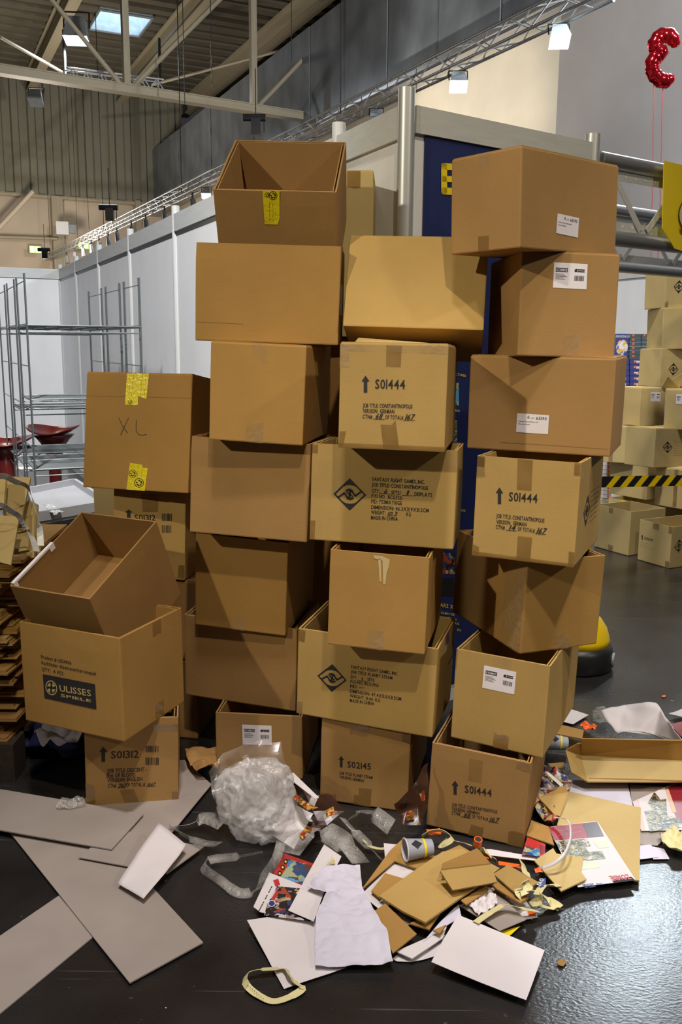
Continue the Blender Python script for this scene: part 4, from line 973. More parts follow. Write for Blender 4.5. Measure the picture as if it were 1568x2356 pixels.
Carton('L4d', 'pale carton peeping out behind the set-back S01312 carton, upper of two', KRAFT_PALE, open_top=False, q=(-.925, 4.12, .776, -.04, 0, 0, .36, .36, .505))
# second column
c = Carton('C1', 'open carton with a white barcode label behind the bubble wrap', KRAFT_PINK, floor=True)
c.kosmos('F', rel(ZH, [(615, 1830), (880, 1840), (882, 2015), (620, 2010)])); c.done()
Carton('C2', 'plain carton crossed by a dark shadow, directly above the bubble wrap carton', KRAFT_PINK).done()
c = Carton('C3', 'plain carton with a faint tape square, jutting forward over the shadowed one', KRAFT); c.tape('F', .165, 'top', .055, .06, TAPE_CLEAR); c.tape('F', .165, 'bottom', .055, .05, TAPE_CLEAR); c.done()
Carton('C4', 'plain wide carton between the XL carton and the diamond-logo carton', KRAFT_PINK).done()
c = Carton('C5', 'plain square carton with clear tape squares, beside the one printed 68', KRAFT, open_top=False); c.tape('F', .165, 'top', .05, .06, TAPE_CLEAR); c.tape('F', .155, 'bottom', .06, .065, TAPE_CLEAR); c.done()
c = Carton('C6', 'large plain wide carton holding the tilted open carton at the top', KRAFT)
c.poly('R', [(.05, .10), (.16, .10), (.16, .20), (.05, .20)], WHITE, 'label', px=False); c.stroke('F', [(452, 740), (560, 745)], 1, s2 := MB()); s2.build('score_line', KRAFT_DEEP, c.root, local=True); c.done()
q = list(FIT['C7']); hx = .012; q[8] += hx; upv = Matrix.Rotation(q[3], 3, 'Z') @ Matrix.Rotation(q[4], 3, 'X') @ Vector((0, 0, 1))
for i in range(3): q[i] -= upv[i]*hx/2
c = Carton('C7', 'topmost open carton tipped forward with yellow tape over its front rim', KRAFT_PINK, q=tuple(q))
ytape(c, 'F', rel(ZA, [(575, 735), (678, 738), (692, 690), (690, 472), (557, 472)]), [(ZA(640, 510)[0], ZA(640, 510)[1], 10), (ZA(595, 505)[0], ZA(595, 505)[1], 6)], [(ZA(622, 710)[0], ZA(622, 710)[1], ZA(620, 565)[0], ZA(620, 565)[1], 6), (ZA(645, 710)[0], ZA(645, 710)[1], ZA(643, 570)[0], ZA(643, 570)[1], 4), (ZA(662, 690)[0], ZA(662, 690)[1], ZA(660, 600)[0], ZA(660, 600)[1], 2)])
c.done()
# column standing in shade behind the second and third
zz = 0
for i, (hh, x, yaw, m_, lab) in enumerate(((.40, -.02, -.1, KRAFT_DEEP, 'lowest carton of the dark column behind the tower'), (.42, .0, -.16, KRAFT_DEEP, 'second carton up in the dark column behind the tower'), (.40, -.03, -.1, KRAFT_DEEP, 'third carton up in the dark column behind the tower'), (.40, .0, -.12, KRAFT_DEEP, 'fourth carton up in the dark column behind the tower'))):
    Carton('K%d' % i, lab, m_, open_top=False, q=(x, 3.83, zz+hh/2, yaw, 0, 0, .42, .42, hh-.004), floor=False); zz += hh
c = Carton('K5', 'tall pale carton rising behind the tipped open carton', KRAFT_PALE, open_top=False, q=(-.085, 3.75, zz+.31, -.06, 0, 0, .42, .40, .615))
c.tape('F', .345, 'top', .05, .06); c.done()
# third column
c = Carton('D1', 'bottom carton printed S02145 beneath the diamond-logo carton', KRAFT_PINK, floor=True)
c.arrow('F', ZM(237, 0)[0], 1739, 1765, 13, 1)
c.job('F', 'S02145', ZM(277, 350), ZM(428, 366), 14, [('JOB TITLE: PLANET STEAM', ZM(226, 395), ZM(438, 426), 6.5), ('VERSION: GERMAN', ZM(226, 420), ZM(382, 446), 6.5)])
c.tape('F', .135, 'top', .065, .045); c.poly('F', rel(ZM, [(315, 605), (425, 620), (432, 490), (350, 482), (350, 530), (318, 525)]), TAPE, 'tape'); c.corner_tape('F', True, 'bottom', .06, .03); c.corner_tape('F', False, 'top'); c.done()
c = Carton('D2', 'open carton with a diamond logo and the words planet steam', KRAFT_LIGHT)
c.diamond('F', ZI(360, 1148), ZI(243, 1130), ZI(478, 1168), ZI(362, 1036), ZI(357, 1258))
for (t, a, b_) in (('FANTASY FLIGHT GAMES, INC.', (513, 1072), (888, 1128)), ('JOB TITLE: PLANET STEAM', (511, 1110), (843, 1162)), ('QTY:', (509, 1152), (556, 1158)), ('6', (596, 1166), (610, 1168)), ('SETS', (642, 1172), (698, 1180)), ('P/O NO. BCG 1956', (507, 1188), (733, 1222)), ('PID: ---', (506, 1228), (614, 1236)), ('DIMENSION: 47.4X31.5X31.5CM', (503, 1265), (914, 1330)), ('WEIGHT: 13.44  KG', (503, 1302), (745, 1342)), ('MADE IN CHINA', (503, 1340), (697, 1368))): c.text('F', t, ZI(*a), ZI(*b_), 7.4)
c.stroke('F', rel(ZI, [(562, 1166), (640, 1178)]), 1)
c.poly('F', rel(ZI, [(85, 850), (140, 865), (148, 770), (88, 755)]), TAPE, 'tape'); c.poly('F', rel(ZI, [(75, 1425), (120, 1436), (125, 1340), (78, 1335)]), TAPE, 'tape')
c.text('R', 'S02145', (1030, 1530), (1040, 1512), 6); c.tape('R', .16, 'top', .07, .06)
c.done()
c = Carton('D3', 'open carton with pale glue runs, between the two diamond-logo cartons', KRAFT)
glue = mat('dried_glue', (.52, .40, .20), .35)
for pts in ([(690, 165), (760, 170), (825, 200), (815, 260), (800, 300), (788, 400), (770, 398), (768, 300), (765, 210), (700, 190)], [(730, 190), (752, 195), (756, 378), (742, 375)]): c.poly('F', rel(ZI, list(reversed(pts))), glue, 'glue_run', e=.0009)
c.poly('F', rel(ZI, [(665, 325), (768, 335), (770, 160), (668, 150)]), TAPE_CLEAR, 'clear_tape'); c.poly('F', rel(ZI, [(638, 915), (770, 935), (775, 765), (645, 755)]), TAPE_CLEAR, 'clear_tape'); c.done()
c = Carton('D4', 'open carton with a diamond logo, carrying the one numbered 68', KRAFT_LIGHT)
c.diamond('F', ZE(491, 1286), ZE(363, 1282), ZE(620, 1292), ZE(491, 1160), ZE(490, 1415))
for (t, a, b_) in (('FANTASY FLIGHT GAMES, INC.', (668, 1180), (1078, 1205)), ('JOB TITLE: CONSTANTINOPOLIS', (665, 1224), (1103, 1251)), ('QTY:', (663, 1272), (720, 1275)), ('SETS/', (815, 1285), (890, 1290)), ('DISPLAYS', (998, 1297), (1136, 1306)), ('P/O NO.  BCG752i', (661, 1312), (900, 1328)), ('PID: 752MAY10GE', (659, 1355), (900, 1370)), ('DIMENSION: 46.3X31.9X31.2CM', (659, 1400), (1110, 1428)), ('WEIGHT:', (658, 1440), (770, 1446)), ('KG', (935, 1456), (970, 1458)), ('MADE IN CHINA', (657, 1482), (868, 1493))): c.text('F', t, ZE(*a), ZE(*b_), 8.6)
for (t, a, b_) in (('6', (756, 1280), (784, 1280)), ('1', (934, 1290), (948, 1290)), ('10.3', (786, 1456), (858, 1456))): c.text('F', t, ZE(*a), ZE(*b_), 10, shear=.35)
c.stroke('F', rel(ZE, [(724, 1278), (815, 1284)]), 1.1); c.stroke('F', rel(ZE, [(900, 1293), (998, 1299)]), 1.1)
for pts in ([(200, 960), (240, 965), (242, 895), (197, 890)], [(178, 1640), (215, 1640), (222, 1492), (180, 1490)]): c.poly('F', rel(ZE, pts), TAPE, 'tape')
c.done()
c = Carton('D5', 'taped carton printed S01444 and numbered 68', KRAFT_LIGHT, open_top=False)
def con(c, Z, n, number, narr, lines, hand, und):
    c.arrow('F', *narr); c.job('F', 'S01444', *n, lines, hand)
    for a, b_ in und: c.stroke('F', [Z(*a), Z(*b_)], 1.1)
con(c, ZE, (ZE(690, 456), ZE(924, 460), 21), '68', (ZE(615, 0)[0], 864, 903, 18, 0),
    [('JOB TITLE: CONSTANTINOPOLIS', ZE(594, 603), ZE(982, 612), 9), ('VERSION:  GERMAN', ZE(594, 645), ZE(840, 651), 9), ('CTN#', ZE(592, 690), ZE(668, 692), 9), ('OF TOTAL#', ZE(770, 695), ZE(910, 698), 9)],
    [('68', ZE(690, 692), ZE(740, 694), 12), ('167', ZE(922, 700), ZE(990, 702), 13)], [((675, 696), (765, 698)), ((910, 704), (1002, 705))])
c.poly('F', rel(ZE, [(775, 285), (890, 290), (900, 120), (778, 115)]), TAPE, 'tape'); c.poly('F', rel(ZE, [(410, 290), (485, 290), (485, 110), (412, 108)]), TAPE_CLEAR, 'clear_tape')
c.poly('F', rel(ZE, [(755, 930), (880, 940), (850, 700), (820, 740), (733, 738)]), TAPE, 'tape'); c.poly('F', rel(ZE, [(400, 920), (1235, 955), (1240, 915), (402, 880)]), TAPE, 'tape', e=.0007); c.poly('F', rel(ZE, [(400, 905), (440, 905), (462, 790), (412, 790)]), TAPE, 'tape', e=.0008)
c.poly('F', rel(ZE, [(485, 160), (1255, 185), (1268, 112), (420, 98)]), TAPE_CLEAR, 'clear_tape', e=.0009)
b = MB(); b.face([c.pt('T', .04, .03, .004), c.pt('T', .26, .01, .004), c.pt('T', .20, .05, .008), c.pt('T', .05, .03, .016)]); b.build('lifted_flap', KRAFT_PALE, c.root, local=True, solid=.003)
c.done()
q = list(FIT['D6']); sc_ = 1.085
P_ = CAM + (Vector(q[:3])-CAM)*sc_; q[0:3] = P_; q[6:9] = [v*sc_ for v in q[6:9]]
Carton('D6', 'plain carton tipped back with its dark underside showing, above the one numbered 68', KRAFT_LIGHT, open_top=False, q=tuple(q)).done()
# fourth column
c = Carton('E1', 'bottom carton printed S01444 and numbered 88 among the litter', KRAFT_PINK, floor=True)
con(c, ZM, (ZM(1032, 512), ZM(1205, 541), 17), '88', (ZM(970, 0)[0], 1796, 1827, 16, 2),
    [('JOB TITLE: CONSTANTINOPOLIS', ZM(950, 600), ZM(1242, 648), 7.5), ('VERSION: GERMAN', ZM(950, 628), ZM(1127, 657), 7.5), ('CTN#', ZM(947, 653), ZM(1003, 662), 7.5), ('OF TOTAL#', ZM(1078, 677), ZM(1182, 694), 7.5)],
    [('88', ZM(1023, 672), ZM(1062, 678), 10), ('167', ZM(1190, 700), ZM(1248, 708), 11)], [((1008, 668), (1072, 680)), ((1182, 700), (1252, 711))])
c.poly('F', rel(ZM, [(1055, 435), (1138, 452), (1150, 310), (1062, 292)]), TAPE, 'tape'); c.poly('F', rel(ZM, [(1050, 810), (1140, 838), (1155, 742), (1075, 718)]), TAPE, 'tape'); c.corner_tape('F', False, 'bottom', .05, .05); c.corner_tape('F', False, 'top', .045, .03); c.done()
c = Carton('E2', 'open carton with a white barcode label below the corner-forward one', KRAFT_LIGHT)
c.kosmos('F', rel(ZJ, [(313, 912), (517, 955), (503, 1098), (300, 1055)])); c.tape('F', .17, 'bottom', .05, .05); c.tape('F', .155, 'top', .06, .06, TAPE_CLEAR); c.done()
c = Carton('E3', 'open carton standing corner forward under the one numbered 14', KRAFT)
c.poly('L', [(.30, .0), (.43, .0), (.43, .30), (.33, .30)], TAPE_CLEAR, 'clear_tape', px=False); c.tape('F', .16, 'bottom', .06, .05, TAPE_CLEAR); c.done()
c = Carton('E4', 'open carton printed S01444 and numbered 14', KRAFT_LIGHT)
con(c, ZF, (ZF(385, 1075), ZF(580, 1090), 20), '14', (ZF(322, 0)[0], 1121, 1159, 17, 1),
    [('JOB TITLE: CONSTANTINOPOLIS', ZF(300, 1190), ZF(628, 1224), 9), ('VERSION:  GERMAN', ZF(300, 1230), ZF(506, 1250), 9), ('CTN#', ZF(296, 1266), ZF(358, 1272), 9), ('OF TOTAL#', ZF(446, 1280), ZF(562, 1292), 9)],
    [('14', ZF(385, 1275), ZF(425, 1279), 12), ('167', ZF(572, 1298), ZF(632, 1304), 14)], [((365, 1276), (438, 1282)), ((564, 1300), (640, 1306))])
for pts in ([(440, 1000), (540, 1008), (550, 795), (445, 785)], [(435, 1490), (530, 1505), (545, 1325), (447, 1315)], [(830, 900), (872, 905), (876, 820), (835, 815)], [(130, 1450), (180, 1455), (182, 1390), (135, 1370)], [(790, 1530), (835, 1535), (850, 1430), (795, 1420)]): c.poly('F', rel(ZF, pts), TAPE, 'tape')
c.poly('F', rel(ZF, [(135, 1447), (835, 1533), (838, 1508), (140, 1418)]), TAPE, 'tape', e=.0007); c.poly('F', rel(ZF, [(170, 835), (218, 842), (222, 780), (172, 765)]), TAPE, 'tape')
c.diamond('R', ZF(916, 1140), ZF(896, 1158), ZF(938, 1128), ZF(927, 1030), ZF(908, 1250))
for i in range(7): c.text('R', '---- -- ------', ZF(948-2*i, 1020+35*i), ZF(1000-3*i, 985+33*i), 8)
c.done()
c = Carton('E5', 'wide plain carton with a 63390 label crossed by a triangular shadow', KRAFT_PINK, open_top=False)
c.artlabel('F', rel(ZF, [(443, 477), (661, 491), (653, 621), (435, 606)])); c.stroke('F', rel(ZF, [(330, 675), (600, 690), (1065, 722)]), 1.0, s3 := MB()); s3.build('score_line', KRAFT_DEEP, c.root, local=True); c.done()
c = Carton('E6', 'carton with a white barcode label, second from the top of its column', KRAFT_PINK, open_top=False)
c.kosmos('F', rel(ZC, [(726, 811), (947, 823), (939, 990), (718, 978)])); c.tape('F', .17, 'bottom', .055, .07, TAPE_CLEAR); c.done()
c = Carton('E7', 'topmost carton with a 63390 label and a pale taped side', KRAFT_PINK, open_top=False)
c.artlabel('F', rel(ZC, [(748, 489), (889, 520), (882, 649), (739, 619)]))
c.poly('L', rel(ZC, [(228, 740), (296, 730), (298, 633), (228, 640)]), TAPE, 'tape'); c.poly('L', rel(ZC, [(228, 220), (298, 208), (303, 82), (232, 95)]), TAPE_CLEAR, 'clear_tape'); c.done()

# ------------------------------------------------------------------ cartons in the far aisle
G2 = 'cartons stacked in the far aisle'
def far(key, label, m, op=False, fl=False): return Carton(key, label, m, open_top=op, group=G2, floor=fl, flaps=False)
Z1, Z2 = zoom(1368, 590, 7.84), zoom(1368, 860, 4.908)
c = far('R1', 'plain open carton on the aisle floor beside the one printed S01639', KRAFT_PALE, True, True); c.tape('F', .16, 'top', .045, .05); c.tape('F', .18, 'bottom', .05, .05); c.done()
c = far('R2', 'open carton printed S01639 on the aisle floor', KRAFT_PALE, True, True)
c.arrow('F', Z2(533, 0)[0], 1230, 1242, 5); c.text('F', 'S01639', Z2(555, 1868), Z2(652, 1893), 6)
for (t, a, b_) in (('--- ---', (515, 1905), (595, 1925)), ('---- --', (513, 1930), (610, 1952)), ('-- --- -- --', (512, 1955), (670, 1990))): c.text('F', t, Z2(*a), Z2(*b_), 3)
c.tape('F', .16, 'top', .06, .05); c.corner_tape('F', False, 'top', .03, .05); c.corner_tape('F', False, 'bottom', .04, .05)
c.diamond('R', Z2(945, 1938), Z2(892, 1955), Z2(1000, 1925), Z2(950, 1868), Z2(940, 2012)); c.done()
c = far('R3', 'carton with a scrap of yellow tape, half hidden on the aisle floor', KRAFT_PALE, True, True); c.tape('F', .16, 'top', .04, .04, TAPE_YELLOW); c.done()
far('R4', 'greyish plain carton behind the hazard belt', KRAFT_PALE).done()
c = far('R6', 'diamond-logo carton standing corner forward above the belt', KRAFT_PALE)
c.diamond('R', Z2(528, 792), Z2(478, 797), Z2(577, 788), Z2(531, 728), Z2(524, 858)); c.tape('F', .10, 'bottom', .04, .09); c.corner_tape('F', False, 'bottom', .03, .05)
for i in range(5): c.text('R', '---- --- --', Z2(590, 740+30*i), Z2(655, 728+30*i), 3)
c.done()
c = far('R8', 'carton with a white label standing on the corner-forward logo carton', KRAFT_PALE); c.kosmos('R', rel(Z2, [(630, 205), (740, 205), (738, 310), (626, 312)])); c.done()
far('R5b', 'plain carton at the base of the right-hand aisle stack', KRAFT_PALE, False, True).done()
c = far('R5', 'carton with a tape band and a printed grid below the belt end', KRAFT_PALE); c.tape('F', .19, 'top', .035, .30); c.done()
c = far('R7', 'diamond-logo carton beside the corner-forward one', KRAFT_PALE)
c.diamond('F', Z2(818, 828), Z2(762, 825), Z2(874, 832), Z2(820, 762), Z2(816, 895))
for i in range(7): c.text('F', '------ --- ----', Z2(890, 765+27*i), Z2(985, 770+27*i), 3)
c.done()
c = far('R9', 'carton with a white label cut by the picture edge', KRAFT_PALE); c.kosmos('F', rel(Z2, [(917, 228), (1040, 235), (1037, 348), (912, 340)])); c.done()
c = far('R11', 'diamond-logo carton with a torn flap hanging from it', KRAFT_PALE)
c.diamond('F', Z1(1410, 2030), Z1(1322, 2030), Z1(1500, 2035), Z1(1420, 1920), Z1(1405, 2150))
b = MB(); tf = [c.uv('F', *p) for p in rel(Z1, [(1150, 2370), (1230, 2160), (1340, 2230), (1520, 2100), (1480, 2370)])]
b.face([c.pt('F', u, v, e_) for (u, v), e_ in zip(tf, (.03, .06, .02, .05, .03))]); b.build('torn_flap', KRAFT_PALE, c.root, local=True, solid=.004); c.done()
far('R13', 'plain carton between the torn-flap carton and the topmost logo carton', KRAFT_PALE).done()
c = far('R15', 'topmost diamond-logo carton of the aisle stack', KRAFT_PALE); c.diamond('F', Z1(1510, 545), Z1(1418, 545), Z1(1605, 545), Z1(1520, 425), Z1(1500, 665)); c.corner_tape('F', True, 'top', .03, .05); c.corner_tape('F', True, 'bottom', .03, .05); c.done()
c = far('R10', 'lowest carton of the rear aisle column, next to the blue games', KRAFT_PALE); c.done()
c = far('R12', 'middle carton of the rear aisle column with half a logo showing', KRAFT_PALE); c.diamond('F', Z1(1210, 1390), Z1(1122, 1390), Z1(1300, 1390), Z1(1215, 1290), Z1(1205, 1490)); c.done()
c = far('R14', 'top carton of the rear aisle column with small print', KRAFT_PALE)
for (t, a, b_) in (('-- ---', (1160, 580), (1250, 570)), ('--- --', (1160, 615), (1265, 605)), ('- ---', (1195, 720), (1260, 712)), ('-- --', (1185, 845), (1265, 838))): c.text('F', t, Z1(*a), Z1(*b_), 2.5)
c.done()
# board game boxes piled in the far aisle
Yg = 8.9
NAVYBOX = mat('blue_game_box', (.05, .06, .24), .45, var=.15, scale=12); TEALBOX = mat('teal_game_box', (.06, .10, .13), .45, var=.25, scale=14); WHITEBOX = mat('white_game_box', (.55, .52, .54), .5)
TXTW = mat('white_print', (.72, .70, .74), .5)
def game(label, x0, y0, x1, y1, m_, Y, group, dot=None, strip=True):
    p, q = at_y(x0, y1, Y), at_y(x1, y0, Y); r = thing('board_game_box', label, 'game box', (p+q)/2, group)
    cn = Vector(((p.x+q.x)/2, Y+.14, (p.z+q.z)/2)); slab('box_lid', cn, (q.x-p.x-.002, .28, q.z-p.z-.003), m_, r)
    if strip:
        w_, h_ = q.x-p.x, q.z-p.z
        slab('title_print', cn+Vector((0, -.141, h_*.05)), (w_*.55, .002, h_*.25), TXTW, r)
        slab('line_print', cn+Vector((.01, -.141, -h_*.2)), (w_*.42, .002, h_*.08), TXTW, r)
    if dot: slab('red_sticker', cn+Vector(((dot-.5)*(q.x-p.x), -.142, .004)), (.018, .002, .022), ORANGE, r)
for k in range(6):
    y0 = 768+k*9.6
    for (xa, xb, d_) in ((1447, 1474, .45+.12*((k*3) % 3-1)), (1475, 1494, .35 if k in (0, 5) else None)): game('dark teal board game, %s row down, %s pile of the teal ones' % (ORD[k], 'inner' if xa < 1460 else 'outer'), xa, y0, xb, y0+9.4, TEALBOX, Yg, 'teal board games', d_, False)
for k in range(8):
    y0 = 826+k*13
    for (xa, xb) in ((1412, 1447), (1448, 1490)): game('blue board game, %s row down, %s pile of the blue ones' % (ORD[k], 'outer' if xa < 1440 else 'inner'), xa, y0, xb, y0+12.7, NAVYBOX, Yg, 'blue board games', .3 if (k*2+xa) % 3 else .5)
cv = thing('board_game_box', 'board game standing upright, its cover with a pale globe facing out', 'game box', at_y(1431, 826, Yg))
p, q = at_y(1413, 826, Yg), at_y(1447, 768, Yg); cn = Vector(((p.x+q.x)/2, Yg+.05, (p.z+q.z)/2)); slab('box_lid', cn, (q.x-p.x, .10, q.z-p.z), NAVYBOX, cv)
b = MB(); n = 24
b.face([cn+Vector((.058*math.cos(2*math.pi*i/n), -.052, -.01+.075*math.sin(2*math.pi*i/n))) for i in range(n)]); b.build('cover_picture', GAMEPIC, cv)
b = MB(); glyph_run(b, 'GRENZENLOS', cn+Vector((-.068, -.053, .087)), Vector((1, 0, 0)), ZUP, .135, .02); b.build('cover_title', TXTW, cv)
gz = at_y(1431, 930, Yg).z
sup = thing('pallet_stack', 'shaded pallet load carrying the blue board games', 'pallet', (1.0, Yg, 0))
p, q = at_y(1390, 930, Yg), at_y(1494, 930, Yg); slab('load', ((p.x+q.x)/2, Yg+.2, gz/2), (q.x-p.x, .4, gz), WHITEBOX, sup)
for k in range(9):
    y0 = 1062+k*9.5; game('white board game with a red sticker, %s down in the low pile behind the tower' % ORD[k], 1386, y0, 1406, y0+9.2, WHITEBOX, 8.2, 'white board games', .6, False)
sp_ = at_y(1396, 1148, 8.2); pl2 = thing('pallet', 'wooden pallet under the white board games', 'pallet', (sp_.x, 8.3, 0))
for k in range(3): slab('block', (sp_.x-.2+.25*k, 8.34, (sp_.z-.03)/2), (.09, .4, sp_.z-.03), DARK, pl2)
slab('deck_board', (sp_.x, 8.34, sp_.z-.015), (.7, .45, .028), STEEL, pl2)
# ------------------------------------------------------------------ strapped pile of flattened cartons, on a pallet
GP = 'flattened cartons in the strapped pile'
pal = thing('wooden_pallet', 'dark wooden pallet under the strapped pile of flattened cartons', 'pallet', (-1.62, 3.45, 0))
for k in range(5): slab('deck_board', (-1.62, 3.1+.17*k, .135), (.86, .12, .022), DARK, pal)
for i in range(3):
    for j in range(3): slab('block', (-1.99+.37*i, 3.1+.34*j, .062), (.12, .12, .122), DARK, pal)
zz = .147; k = 0
while zz < .80:
    th = random.uniform(.010, .020); ww = random.uniform(.70, .84); dd = random.uniform(.62, .74)
    x = -1.62+random.uniform(-.03, .06); y = 3.47+random.uniform(-.05, .05)
    r = thing('flattened_carton', 'flattened brown carton lying in the strapped pile, %s from the bottom' % ORD[k], 'flattened carton', Matrix.Translation((x, y, zz)) @ Matrix.Rotation(random.uniform(-.08, .08), 4, 'Z'), GP)
    m_ = random.choice((KRAFT, KRAFT_LIGHT, KRAFT_DEEP)); e = random.uniform(.0, .03)
    MB().box((-ww/2, -dd/2, 0), (ww/2, dd/2, th*.45)).build('board', m_, r, local=True)
    MB().box((-ww/2+e, -dd/2+e*.6, th*.5), (ww/2-e*.5, dd/2, th*.95)).build('board', m_, r, local=True)
    zz += th+.0015; k += 1
zpile = zz
def leaning(quad, Y0, Y1, label, m_=KRAFT_PALE):
    """flattened carton leaning in the pile: bottom edge nearer (Y0), top edge further (Y1)"""
    (a, b_, c_, d_) = quad
    pts = [at_y(*a, Y0), at_y(*b_, Y0), at_y(*c_, Y1), at_y(*d_, Y1)]
    r = thing('flattened_carton', label, 'flattened carton', pts[0], GP)
    n = (pts[1]-pts[0]).cross(pts[3]-pts[0]).normalized(); 
    MB().face(pts).build('board', m_, r, solid=.006, offset=-1)
    MB().face([p-n*.009 for p in pts]).build('board', m_, r, solid=.005, offset=-1)
    return r
for i, (quad, Y0, Y1, nm) in enumerate((
    (((-70, 1275), (25, 1300), (44, 1190), (-50, 1180)), 3.02, 3.10, 'leaning lowest and foremost on the strapped pile'),
    (((-70, 1180), (8, 1168), (14, 1096), (-60, 1092)), 3.10, 3.20, 'leaning at the top edge, cut by the picture border'),
    (((8, 1186), (50, 1192), (70, 1098), (16, 1096)), 3.16, 3.28, 'leaning with the silver strap across its top corner'),
    (((30, 1272), (64, 1265), (68, 1222), (38, 1230)), 3.14, 3.20, 'leaning, small one showing low between the two straps'),
    (((38, 1226), (66, 1218), (68, 1150), (50, 1165)), 3.20, 3.30, 'leaning with a rounded top behind the lower strap'),
    (((60, 1290), (78, 1282), (86, 1160), (68, 1150)), 3.26, 3.38, 'leaning upright at the outer side of the pile'),
    (((64, 1330), (88, 1320), (90, 1230), (74, 1240)), 3.32, 3.40, 'leaning furthest back beside the dark counter shelves'))):
    leaning(quad, Y0, Y1, 'flattened pale carton '+nm)
def ribbon3(name, label, cat, pts, width, m_, wdir=None, group=None, smooth=True, th=.0012, parent=None, sub=4, pname='strip'):
    P = []
    for i in range(len(pts)-1):
        p0, p1, p2, p3 = pts[max(i-1, 0)], pts[i], pts[i+1], pts[min(i+2, len(pts)-1)]
        for k in range(sub):
            t = k/sub; P.append(.5*((2*p1)+(p2-p0)*t+(2*p0-5*p1+4*p2-p3)*t*t+(3*p1-p0-3*p2+p3)*t**3))
    P.append(pts[-1]); r = thing(name, label, cat, pts[0], group) if parent is None else parent
    b = MB(); n = len(P)
    for i, p in enumerate(P):
        d = (P[min(i+1, n-1)]-P[max(i-1, 0)]).normalized(); sd = d.cross(ZUP)
        if sd.length < .05: sd = Vector((1, 0, 0))
        sd.normalize(); a = (wdir[min(int(i/n*len(wdir)), len(wdir)-1)] if wdir else 0)
        wv = (sd*math.cos(a)+ZUP*math.sin(a))*width/2; b.v += [p-wv, p+wv]
    for i in range(n-1): b.f.append([2*i, 2*i+1, 2*i+3, 2*i+2])
    lo = min(v.z for v in b.v)
    if lo < .002: b.v = [v+ZUP*(.002-lo) if v.z < .05 else v for v in b.v]
    return b.build(pname, m_, r, smooth=smooth, solid=th, offset=0)
zs_ = zoom(0, 1060, 6.03)
ribbon3('silver_strap', 'silver plastic strap looping over the top of the flattened pile', 'strap', [at_y(*zs_(x, y), Y) for x, y, Y in ((-60, 215, 3.0), (80, 220, 3.05), (210, 290, 3.1), (370, 350, 3.14), (440, 500, 3.15), (510, 720, 3.15), (550, 950, 3.15), (565, 1180, 3.12))], .022, STRAPS, [1.1, .9, .6, .4, .2, .1], smooth=False)
ribbon3('silver_strap', 'silver plastic strap crossing lower down on the flattened pile', 'strap', [at_y(*zs_(x, y), Y) for x, y, Y in ((-60, 590, 2.98), (40, 625, 2.99), (150, 700, 3.02), (260, 770, 3.05), (350, 930, 3.08), (440, 1060, 3.08), (510, 1260, 3.05))], .022, STRAPS, [1.0, .9, .8, .5, .2], smooth=False)
# ------------------------------------------------------------------ litter on the floor
def flat(name, label, cat, pts, z, m_, th=.0012, amp=0.0, freq=6.0, sub=0, group=None, zs=None, seed=0, part=None, smooth=False):
    """sheet lying on the floor; outline read off the photo and laid at height z (zs: height per corner)"""
    W = [at_z(p[0], p[1], (zs[i] if zs else z)) for i, p in enumerate(pts)]
    bm = bmesh.new(); vs = [bm.verts.new(p) for p in W]; f = bm.faces.new(vs); bm.normal_update()
    if f.normal.z < 0: f.normal_flip()
    if len(pts) > 4 or sub or zs: bmesh.ops.triangulate(bm, faces=bm.faces[:])
    for _ in range(sub): bmesh.ops.subdivide_edges(bm, edges=bm.edges[:], cuts=1, use_grid_fill=False); bmesh.ops.triangulate(bm, faces=bm.faces[:])
    if amp:
        for v in bm.verts:
            q = v.co*freq+Vector((seed*3.1, seed*1.3, 0)); v.co.z += amp*abs(noise.noise(q)+.4*noise.noise(q*2.3))
    me = bpy.data.meshes.new(name); bm.to_mesh(me); bm.free(); me.materials.append(m_)
    if smooth: me.polygons.foreach_set('use_smooth', [True]*len(me.polygons))
    if isinstance(label, bpy.types.Object):
        o = bpy.data.objects.new(name, me); COL.objects.link(o); o.parent = label; MW[o] = MW[label]
    else:
        o = bpy.data.objects.new(name, me); COL.objects.link(o); MW[o] = Matrix.Identity(4); tag(o, label, cat, group)
    if th:
        md = o.modifiers.new('thickness', 'SOLIDIFY'); md.thickness = th; md.offset = 1
    return o
def deco(parent, pts, z, m_, name): return flat(name, parent, None, pts, z, m_, th=0)
def dtext(parent, t, p0, p1, cap, z, m_, name='lettering', flip=False):
    A, B = at_z(*p0, z), at_z(*p1, z); al = B-A; ln = al.length; al.normalize(); up = ZUP.cross(al)
    if flip: up = -up
    b = MB(); glyph_run(b, t, A, al, up, ln, cap); b.build(name, m_, parent)
GB = 'taupe hardboard sheets on the floor'
flat('hardboard_sheet', 'taupe hardboard sheet pointing out at the lower corner of the picture', 'board', rel(ZK, [(-160, 1790), (425, 1390), (668, 1690), (-160, 2375)]), .002, BOARD, .004, group=GB)
flat('hardboard_sheet', 'long taupe hardboard sheet running diagonally out into the open floor', 'board', rel(ZK, [(70, 930), (935, 2020), (1465, 1728), (660, 850)]), .007, BOARD, .004, group=GB)
flat('hardboard_sheet', 'taupe hardboard sheet under the bottom S01312 carton', 'board', rel(ZK, [(480, 800), (1120, 1080), (1525, 585), (1330, 410), (900, 440)]), .0125, BOARD, .004, group=GB)
flat('hardboard_sheet', 'taupe hardboard sheet with the white sheet of paper lying on its edge', 'board', rel(ZK, [(565, 1110), (1205, 1228), (1470, 1035), (830, 905)]), .018, BOARD, .003, group=GB)
flat('hardboard_sheet', 'topmost taupe hardboard sheet with a clean corner in front of S01312', 'board', rel(ZK, [(60, 630), (600, 722), (1035, 800), (805, 1055), (0, 915), (-160, 885), (-140, 600)]), .024, BOARD, .004, group=GB)
